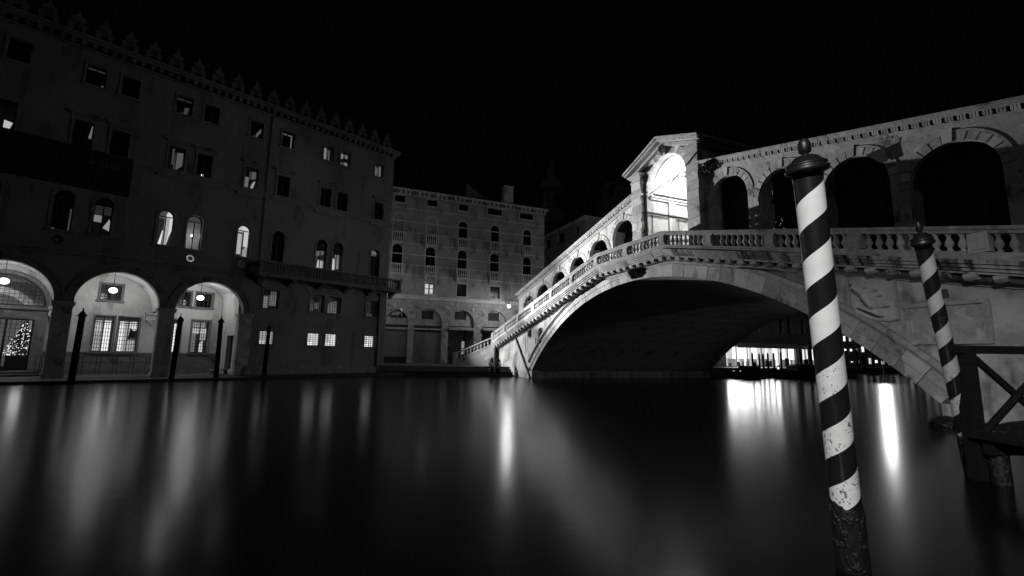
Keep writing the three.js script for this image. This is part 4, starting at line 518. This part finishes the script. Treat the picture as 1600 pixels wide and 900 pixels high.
// ---------------------------------------------------------------- beyond the bridge, seen under the arch
{
  const o = thing('shop_house', 'house with brightly lit shop fronts under an awning, seen through the bridge arch', 'building', [-18.5, 0, 0], Math.PI / 2);
  const wins = [[36.7, 4.9, 6.3], [38.2, 4.9, 6.5], [40.7, 5, 6.6], [30.5, 5, 6.4], [32.5, 5, 6.4]];
  part('facade_wall', [ext([[21.5, 0.75], [46, 0.75], [46, 18], [21.5, 18]], [rect(27.6, 36.6, 0.85, 3.1), rect(36.9, 39.5, 0.85, 3.15), rect(40.3, 43.5, 0.85, 3.15), ...wins.map(([u, a, b]) => archHole(u + 0.4, 0.42, a, b, 10))], -0.4, 0)], MAT.plaster, o);
  for (const [u, a, b] of wins) { const w = part('window', [bb(u - 0.1, u + 0.9, a, b + 0.5, -0.35, -0.3)], MAT.darkGlass, o); part('window_surround', [ringPiece(u + 0.4, b, 0.42, 0.55, 0, Math.PI, 0, 0.06, 10), bb(u - 0.15, u - 0.02, a, b, 0, 0.06), bb(u + 0.82, u + 0.95, a, b, 0, 0.06), bb(u - 0.2, u + 1, a - 0.12, a, 0, 0.1)], MAT.trimDark, w); }
  part('sign_board', [bb(28.5, 31, 4.1, 4.5, 0, 0.08), bb(33.6, 35.2, 4.15, 4.55, 0, 0.08), bb(36.0, 38.0, 4.2, 4.6, 0, 0.06)], MAT.trimDark, o);
  [[27.6, 36.6, 20], [36.9, 39.5, 7], [40.3, 43.5, 8]].forEach(([a, b, n]) => { for (let i = 0; i < n; i++) for (const [c, d] of [[0.85, 1.7], [1.7, 3.12]]) part('lit_shop_pane', [bb(a + (b - a) * i / n, a + (b - a) * (i + 1) / n - 0.03, c, d - 0.03, -0.36 - rr(0, 0.03), -0.3)], glowOf(c < 1 ? [0.12, 0.4, 0.9][(rnd() * 3) | 0] : [0.5, 0.9, 1.3, 1.6][(rnd() * 4) | 0]), o); });
  part('shop_mullion', [29.4, 31.2, 33.6, 38.2, 41.4].map((u) => bb(u, u + 0.1, 0.85, 3.1, -0.29, -0.22)), MAT.iron, o);
  part('shop_goods', Array.from({ length: 40 }, () => { const u = rr(27.8, 43), y = rr(0.95, 1.9), s = rr(0.1, 0.4); return bb(u, u + s, 0.86, y, -0.28, -0.1); }), MAT.shutter, o);
  part('awning', [new THREE.BoxGeometry(11.5, 0.05, 2.6).rotateX(0.2).translate(32.5, 3.35, 1.2), bb(26.8, 38.3, 2.95, 3.1, 2.42, 2.46), bb(37, 44, 3.3, 3.5, 0, 1.0)], MAT.awning, o);
  part('door_post', [bb(39.6, 40.2, 0.75, 3.3, 0, 0.3)], MAT.dark, o);
  const ra = new THREE.RectAreaLight(0xffffff, POWER.shops, 8.8, 2.1); ra.position.set(32.1, 2.0, -0.25); ra.rotation.y = Math.PI; o.add(ra);
  const B = thing('far_palace', 'distant dark palace with scattered lit windows low under the right side of the arch', 'building', [-76, 0, -86.5]);
  const lw = []; for (let i = 0; i < 30; i++) for (let j = 0; j < 5; j++) lw.push([20 + i * 1.15, 1.1 + j * 2.3]);
  part('facade_wall', [ext(rect(0, 66, 0.6, 18), lw.map(([x, y]) => rect(x, x + 0.66, y, y + 1.5)), -0.5, 0)], MAT.back, B);
  for (const [x, y] of lw) if (rnd() < (y < 7 ? 0.85 : 0.2)) { const k = rr(0.3, 1), w = part('lit_window', [bb(x, x + 0.66, y + (1 - k) * 1.2 * rnd(), y + 1.5 * k + 0.0, -0.47, -0.42)], glowOf([0.2, 0.8, 1.8][(rnd() * 3) | 0]), B); part('window_frame', [bb(x + 0.3, x + 0.36, y, y + 1.5, -0.4, -0.34)], MAT.iron, w); } else part('window', [bb(x, x + 0.66, y, y + 1.5, -0.45, -0.4)], MAT.darkGlass, B);
  part('roof', [bb(-0.5, 66.5, 18, 18.6, -12, 0.5), bb(0, 66, 0.6, 18, -12, -11.6)], MAT.roof, B);
  const L = thing('quay_lamp', 'bright lamp on a post in the canal beyond the bridge whose light streaks the water', 'street lamp', [-9, WL, -40]);
  part('lamp_post', [cyl(0.04, 0.07, 4.1, 0, -0.5, 0, 8)], MAT.iron, L); part('lamp_globe', [ball(0.2, 0, 3.75, 0)], glow(8), L); { const s = new THREE.SpotLight(0xffffff, POWER.farLamp, 0, 0.32, 0.5); s.position.set(0.11, 3.75, 0.2); s.target.position.set(15.9, 3.0, 28.5); s.castShadow = true; s.shadow.radius = 9; L.add(s, s.target); }
  // mooring poles and a water taxi along the lit quay
  [[26.1, 2.35], [27.1, 2.3], [27.7, 2.3], [28.4, 2.35], [29.3, 2.4], [30.4, 2.5]].forEach(([z, h], i) => {
    const o = thing('slender_pole', 'pointed dark mooring pole against the lit shops, ' + ['first from the left', 'second from the left', 'third from the left', 'third from the right', 'second from the right', 'first from the right'][i] + ' of six', 'mooring pole', [-13.7, -0.8, -z], 0, 'mooring poles before the lit shops');
    part('shaft', [cyl(0.1, 0.12, h + 0.55, 0, 0, 0, 10)], MAT.wood, o); part('cap', [lathe([[0.1, 0], [0.12, 0.05], [0.06, 0.2], [0, 0.35]], 10).translate(0, h + 0.55, 0)], MAT.cap, o);
  });
  const pst = thing('thick_post', 'thick dark post at the quay edge right of the lit shops', 'post', [-13.6, -0.8, -35]); part('shaft', [cyl(0.22, 0.24, 4.2, 0, 0, 0, 12)], MAT.wood, pst); part('cap', [cyl(0.12, 0.26, 0.2, 0, 4.2, 0, 12)], MAT.cap, pst);
  const T2 = thing('water_taxi', 'dark covered motor boat moored before the lit shops under the bridge arch', 'boat', [-12.6, WL, -31.6], -Math.PI / 2);
  const hull = []; { const g = ext([[-3.4, 0.75], [-3.2, -0.15], [2.4, -0.15], [3.9, 0.95], [1.5, 0.8]], [], -0.95, 0.95), p = g.attributes.position; for (let i = 0; i < p.count; i++) { const x = p.getX(i), y = p.getY(i); p.setZ(i, p.getZ(i) * (1 - 0.95 * sm(0.8, 3.95, x)) * (0.72 + 0.28 * sm(-0.2, 0.7, y))); } g.computeVertexNormals(); hull.push(g); }
  part('hull', hull, MAT.boat, T2); part('cabin', [ext([[-2.2, 0.75], [1.2, 0.75], [0.7, 1.35], [-1.9, 1.4]], [], -0.7, 0.7)], MAT.boat, T2); part('cabin_roof', [bb(-2.1, 0.9, 1.4, 1.47, -0.78, 0.78)], MAT.dark, T2); part('cabin_window', [bb(-1.7, -0.7, 0.95, 1.25, 0.7, 0.72), bb(-0.5, 0.4, 0.95, 1.25, 0.7, 0.72), bb(-1.7, -0.7, 0.95, 1.25, -0.72, -0.7), bb(-0.5, 0.4, 0.95, 1.25, -0.72, -0.7)], MAT.darkGlass, T2);
  part('stern_lamp', [ball(0.08, 2.6, 1.0, 0.4)], glow(2.5), T2);
  const bt = thing('work_boat', 'low dark boat moored at the left end of the lit quay under the arch', 'boat', [-12.9, WL, -24.4], -Math.PI / 2);
  part('hull', [ext([[-1.8, 0.6], [-1.5, -0.1], [1.4, -0.1], [2.1, 0.7]], [], -0.6, 0.6)], MAT.boat, bt); part('canopy', [ext([[-1.2, 0.6], [1.0, 0.6], [0.6, 1.25], [-0.9, 1.25]], [], -0.5, 0.5)], MAT.dark, bt); part('bow_lamp', [ball(0.05, 1.5, 0.72, -0.4), ball(0.05, 1.5, 0.72, 0.4)], glow(0.8), bt);
  for (let i = 0; i < 7; i++) { const o = thing('distant_pole', 'thin distant mooring pole in the water by the far palace', 'mooring pole', [-33 + i * 2.1 + rr(-0.4, 0.4), -0.8, -74 - rr(0, 4)], 0, 'thin distant mooring poles'); part('shaft', [cyl(0.12, 0.14, 3.6 + rr(0, 1), 0, 0, 0, 8)], MAT.wood, o); }
}

// ---------------------------------------------------------------- striped poles and the jetty in front
function stripedPole(label, base, top, r, tops, band, capH, weedTop, turn) {
  const B = new THREE.Vector3(...base), A = new THREE.Vector3(...top), d = A.clone().sub(B), o = thing('striped_mooring_pole', label, 'mooring pole', base, 0, 'striped mooring poles'), h = d.length();
  o.quaternion.setFromUnitVectors(new THREE.Vector3(0, 1, 0), d.normalize());
  const pitch = (tops[0] - tops[tops.length - 1]) / (tops.length - 1), band0 = band, face = turn;
  const helix = (y0, y1, rad) => {           // the strip between two parallel helices; y given where the pole faces the camera
    const N = 40, pos = [], uv = [], idx = [];
    for (let i = 0; i <= N; i++) { const a = i / N * Math.PI * 2 - Math.PI, dy = a / (Math.PI * 2) * pitch; for (let j = 0; j <= 4; j++) { const y = Math.min(h, Math.max(-0.6, y0 + (y1 - y0) * j / 4 + dy)); pos.push(Math.sin(a + face) * rad, y, Math.cos(a + face) * rad); uv.push(a * rad, y); } }
    for (let i = 0; i < N; i++) for (let j = 0; j < 4; j++) { const k = i * 5 + j; idx.push(k, k + 5, k + 1, k + 1, k + 5, k + 6); }
    const g = new THREE.BufferGeometry(); g.setAttribute('position', new THREE.BufferAttribute(new Float32Array(pos), 3)); g.setAttribute('uv', new THREE.BufferAttribute(new Float32Array(uv), 2)); g.setIndex(idx);
    const nn = new Float32Array(pos.length); for (let i = 0; i < pos.length; i += 3) { nn[i] = pos[i] / rad; nn[i + 2] = pos[i + 2] / rad; } g.setAttribute('normal', new THREE.BufferAttribute(nn, 3)); return g;
  };
  part('core', [cyl(r - 0.004, r - 0.004, h + 0.6, 0, -0.6, 0, 32)], MAT.poleDark, o);
  const y00 = tops[0];
  for (let k = -2; k < 9; k++) { const t = y00 - k * pitch; if (t > h + pitch || t < -0.9) continue; part('white_stripe', helix(t - band0, t, r), t < 1.8 ? MAT.poleChipped : MAT.polePaint, o); part('dark_stripe', helix(t - pitch, t - band0, r), MAT.poleDark, o); }
  const s = r / 0.117;
  part('cap', [lathe([[0, -0.02], [0.12, -0.02], [0.125, 0.03], [0.165, 0.05], [0.175, 0.075], [0.175, 0.11], [0.15, 0.125], [0.165, 0.145], [0.16, 0.165], [0.12, 0.2], [0.1, 0.235], [0.06, 0.262], [0.03, 0.27], [0.028, 0.285], [0.048, 0.3], [0.054, 0.35], [0.05, 0.41], [0.036, 0.455], [0.015, 0.475], [0, 0.478]].map(([x, y]) => [x * s, y * capH]), 32).translate(0, h, 0)], MAT.cap, o);
  if (weedTop) {
    const N = 60, M = 30, pos = [], idx = [];
    for (let i = 0; i <= N; i++) for (let j = 0; j <= M; j++) { const a = i / N * 6.2832, w = i % N, e = weedTop + 0.05 * Math.sin(a - face - 2.2) + 0.05 * (fbm(i / N, 0.5, 9, 3, 77, 3) - 0.5) + 0.012 * (hash(w, 3, 5) - 0.5), y = -0.6 + (e + 0.6) * j / M, q = j === M ? r - 0.003 : r + 0.004 + 0.014 * hash(w, j, 8) * (j < M - 1 ? 1 : 0.5); pos.push(Math.sin(a) * q, y, Math.cos(a) * q); }
    for (let i = 0; i < N; i++) for (let j = 0; j < M; j++) { const k = i * (M + 1) + j; idx.push(k, k + M + 1, k + 1, k + 1, k + M + 1, k + M + 2); }
    const g = new THREE.BufferGeometry(); g.setAttribute('position', new THREE.BufferAttribute(new Float32Array(pos), 3)); g.setIndex(idx); g.computeVertexNormals(); part('weed_growth', [g], MAT.weed, o);
  }
  return o;
}
const facing = (p) => Math.atan2(22.711 - p[0], 17.016 - p[2]);
{
  const p1 = [19.779, -0.112, 12.461], p2 = [18.213, 0.02, 6.807];
  stripedPole('tall striped mooring pole nearest the camera, white bands over dark, weed at its foot', p1, [20.053, 3.2, 13.058], 0.117, [3.22, 2.715, 2.21, 1.705, 1.2, 0.69], 0.25, 0.72, 0.5, facing(p1));
  MAT.polePaint = mat(0.45, T.paint, 0.5); MAT.poleChipped = mat(0.45, T.chipped, 0.55);      // the second pole's white: greyer and stained, with weaker lamplight put into it
  const b = stripedPole('second striped mooring pole farther right, beside the wooden jetty', p2, [18.345, 3.47, 7.77], 0.112, [3.37, 2.8, 2.23, 1.66, 1.09, 0.52], 0.275, 0.95, 0.42, facing(p2));
  const f = facing(p2) - 0.1, q = part('black_mark', [bb(-0.035, 0.05, 0.07, 0.1, 0, 0.004), bb(-0.035, -0.005, -0.03, 0.07, 0, 0.004), bb(-0.005, 0.03, 0.02, 0.045, 0, 0.004)], MAT.iron, b, [Math.sin(f + 0.55) * 0.111, 2.32, Math.cos(f + 0.55) * 0.111]); q.rotation.y = f + 0.55;
  part('side_fitting', [box(0.07, 0.14, 0.09, Math.sin(f + 1.5) * 0.14, 2.78, Math.cos(f + 1.5) * 0.14, f)], MAT.iron, b);
}
{
  const o = thing('slanted_panel', 'dark slanted cloth at the right shoulder of the third arch of the bridge', 'panel', [12.2, 9.28, -3.02]);
  part('panel', [ext([[-0.52, 0.55], [0.17, 0.61], [0.23, 0.02], [0, 0]], [], 0, 0.015)], MAT.shutter, o); part('cord', [rod([0.17, 0.6, 0.01], [0.3, 0.95, 0.01], 0.012)], MAT.iron, o);  // dark flat panel set against the arcade wall
}
{
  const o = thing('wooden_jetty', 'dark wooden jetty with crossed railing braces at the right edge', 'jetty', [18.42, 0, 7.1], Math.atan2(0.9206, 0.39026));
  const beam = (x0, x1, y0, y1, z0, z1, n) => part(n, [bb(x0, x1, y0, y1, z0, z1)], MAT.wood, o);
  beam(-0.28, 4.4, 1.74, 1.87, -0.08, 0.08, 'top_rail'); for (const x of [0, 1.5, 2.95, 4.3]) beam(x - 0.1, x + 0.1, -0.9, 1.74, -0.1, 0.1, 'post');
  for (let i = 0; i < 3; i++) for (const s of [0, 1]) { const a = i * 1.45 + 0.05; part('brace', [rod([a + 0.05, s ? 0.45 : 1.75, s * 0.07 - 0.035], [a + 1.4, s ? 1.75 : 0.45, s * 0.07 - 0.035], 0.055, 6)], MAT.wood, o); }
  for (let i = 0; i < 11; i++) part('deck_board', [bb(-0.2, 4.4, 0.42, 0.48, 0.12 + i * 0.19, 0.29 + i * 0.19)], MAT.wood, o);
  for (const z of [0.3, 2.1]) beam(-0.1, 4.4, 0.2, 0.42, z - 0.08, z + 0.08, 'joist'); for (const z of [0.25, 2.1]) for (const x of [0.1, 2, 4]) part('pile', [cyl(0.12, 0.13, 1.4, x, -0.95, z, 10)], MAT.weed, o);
  for (let i = 0; i < 4; i++) part('shade_board', [bb(-0.15, 4.4, -0.75 + i * 0.24, -0.54 + i * 0.24, 2.2, 2.27)], MAT.wood, o);  // boards added in near-black timber; the shade of this corner is in their colour
  const k = thing('rubble_footing', 'dark weedy footing stones at the right spring of the arch', 'footing stones', [15.0, -0.5, -0.2]);
  for (let i = 0; i < 5; i++) { const g = new THREE.IcosahedronGeometry(rr(0.22, 0.4), 1), p = g.attributes.position; for (let j = 0; j < p.count; j++) { const q = 0.85 + 0.3 * hash(Math.round(p.getX(j) * 50), Math.round(p.getY(j) * 50 + p.getZ(j) * 70), 4); p.setXYZ(j, p.getX(j) * q * 1.4, p.getY(j) * q * 0.8, p.getZ(j) * q); } g.computeVertexNormals(); part('stone', [g.translate(-0.35 + i * 0.55, 0.22 + rr(0, 0.1), rr(-0.1, 0.3))], MAT.weed, k); }
}

// ---------------------------------------------------------------- lamps that light the bridge
{
  for (const [k, az, up, half, pen, power] of [[0, 1.25, -0.02, 0.75, 0.5, POWER.bankWide], [1, 0.6, 0.19, 0.44, 0.95, POWER.bankBeam]]) {
  const o = thing('floodlight', k ? 'narrow floodlight on the corner of the long palace aimed at the bridge portico' : 'wide floodlight on the corner of the long palace aimed at the bridge foot', 'floodlight', [-22.46 + k * 0.12, 5.3 + k * 0.5, 9.45]);
  const dir = new THREE.Vector3(Math.cos(az), up, -Math.sin(az)).normalize();
  const h = part('lamp_housing', [new THREE.CylinderGeometry(0.17, 0.11, 0.26, 14, 1, true)], MAT.iron, o); h.quaternion.setFromUnitVectors(new THREE.Vector3(0, 1, 0), dir);
  const g = part('lamp_glass', [new THREE.CircleGeometry(0.15, 16)], glow(0.2), o); g.position.copy(dir.clone().multiplyScalar(0.1)); g.quaternion.setFromUnitVectors(new THREE.Vector3(0, 0, 1), dir);
  part('lamp_bracket', [rod([0, 0, 0], [0.06 - k * 0.12, -0.1, 1.4], 0.03)], MAT.iron, o);
  const s = new THREE.SpotLight(0xffffff, power, 0, half, pen); s.position.copy(dir.clone().multiplyScalar(0.2)); s.target.position.copy(dir.clone().multiplyScalar(10)); s.castShadow = true; s.shadow.radius = 4; o.add(s, s.target);
  }
  const q = thing('street_lamp', 'floodlight post on the near quay behind the camera', 'floodlight', [28.4, 0.9, 25.4]);
  part('lamp_post', [cyl(0.05, 0.1, 8.7, 0, 0, 0, 12), rod([0, 8.65, 0], [-0.5, 8.6, -0.42], 0.035)], MAT.iron, q); const d2 = new THREE.Vector3(-Math.sin(0.53), -0.52, -Math.cos(0.53)).normalize(), at = new THREE.Vector3(-0.45, 8.6, -0.4);
  const h2 = part('lamp_housing', [new THREE.CylinderGeometry(0.2, 0.13, 0.3, 14, 1, true)], MAT.iron, q); h2.quaternion.setFromUnitVectors(new THREE.Vector3(0, 1, 0), d2); h2.position.copy(at);
  const g2 = part('lamp_glass', [new THREE.CircleGeometry(0.17, 16)], glow(2), q); g2.position.copy(at).addScaledVector(d2, 0.1); g2.quaternion.setFromUnitVectors(new THREE.Vector3(0, 0, 1), d2);
  const s2 = new THREE.SpotLight(0xffffff, POWER.quayFlood, 0, 0.42, 1); s2.position.copy(at).addScaledVector(d2, 0.22); s2.target.position.copy(at).addScaledVector(d2, 10); s2.castShadow = true; s2.shadow.radius = 7; q.add(s2, s2.target);
}
renderer.render(scene, camera);
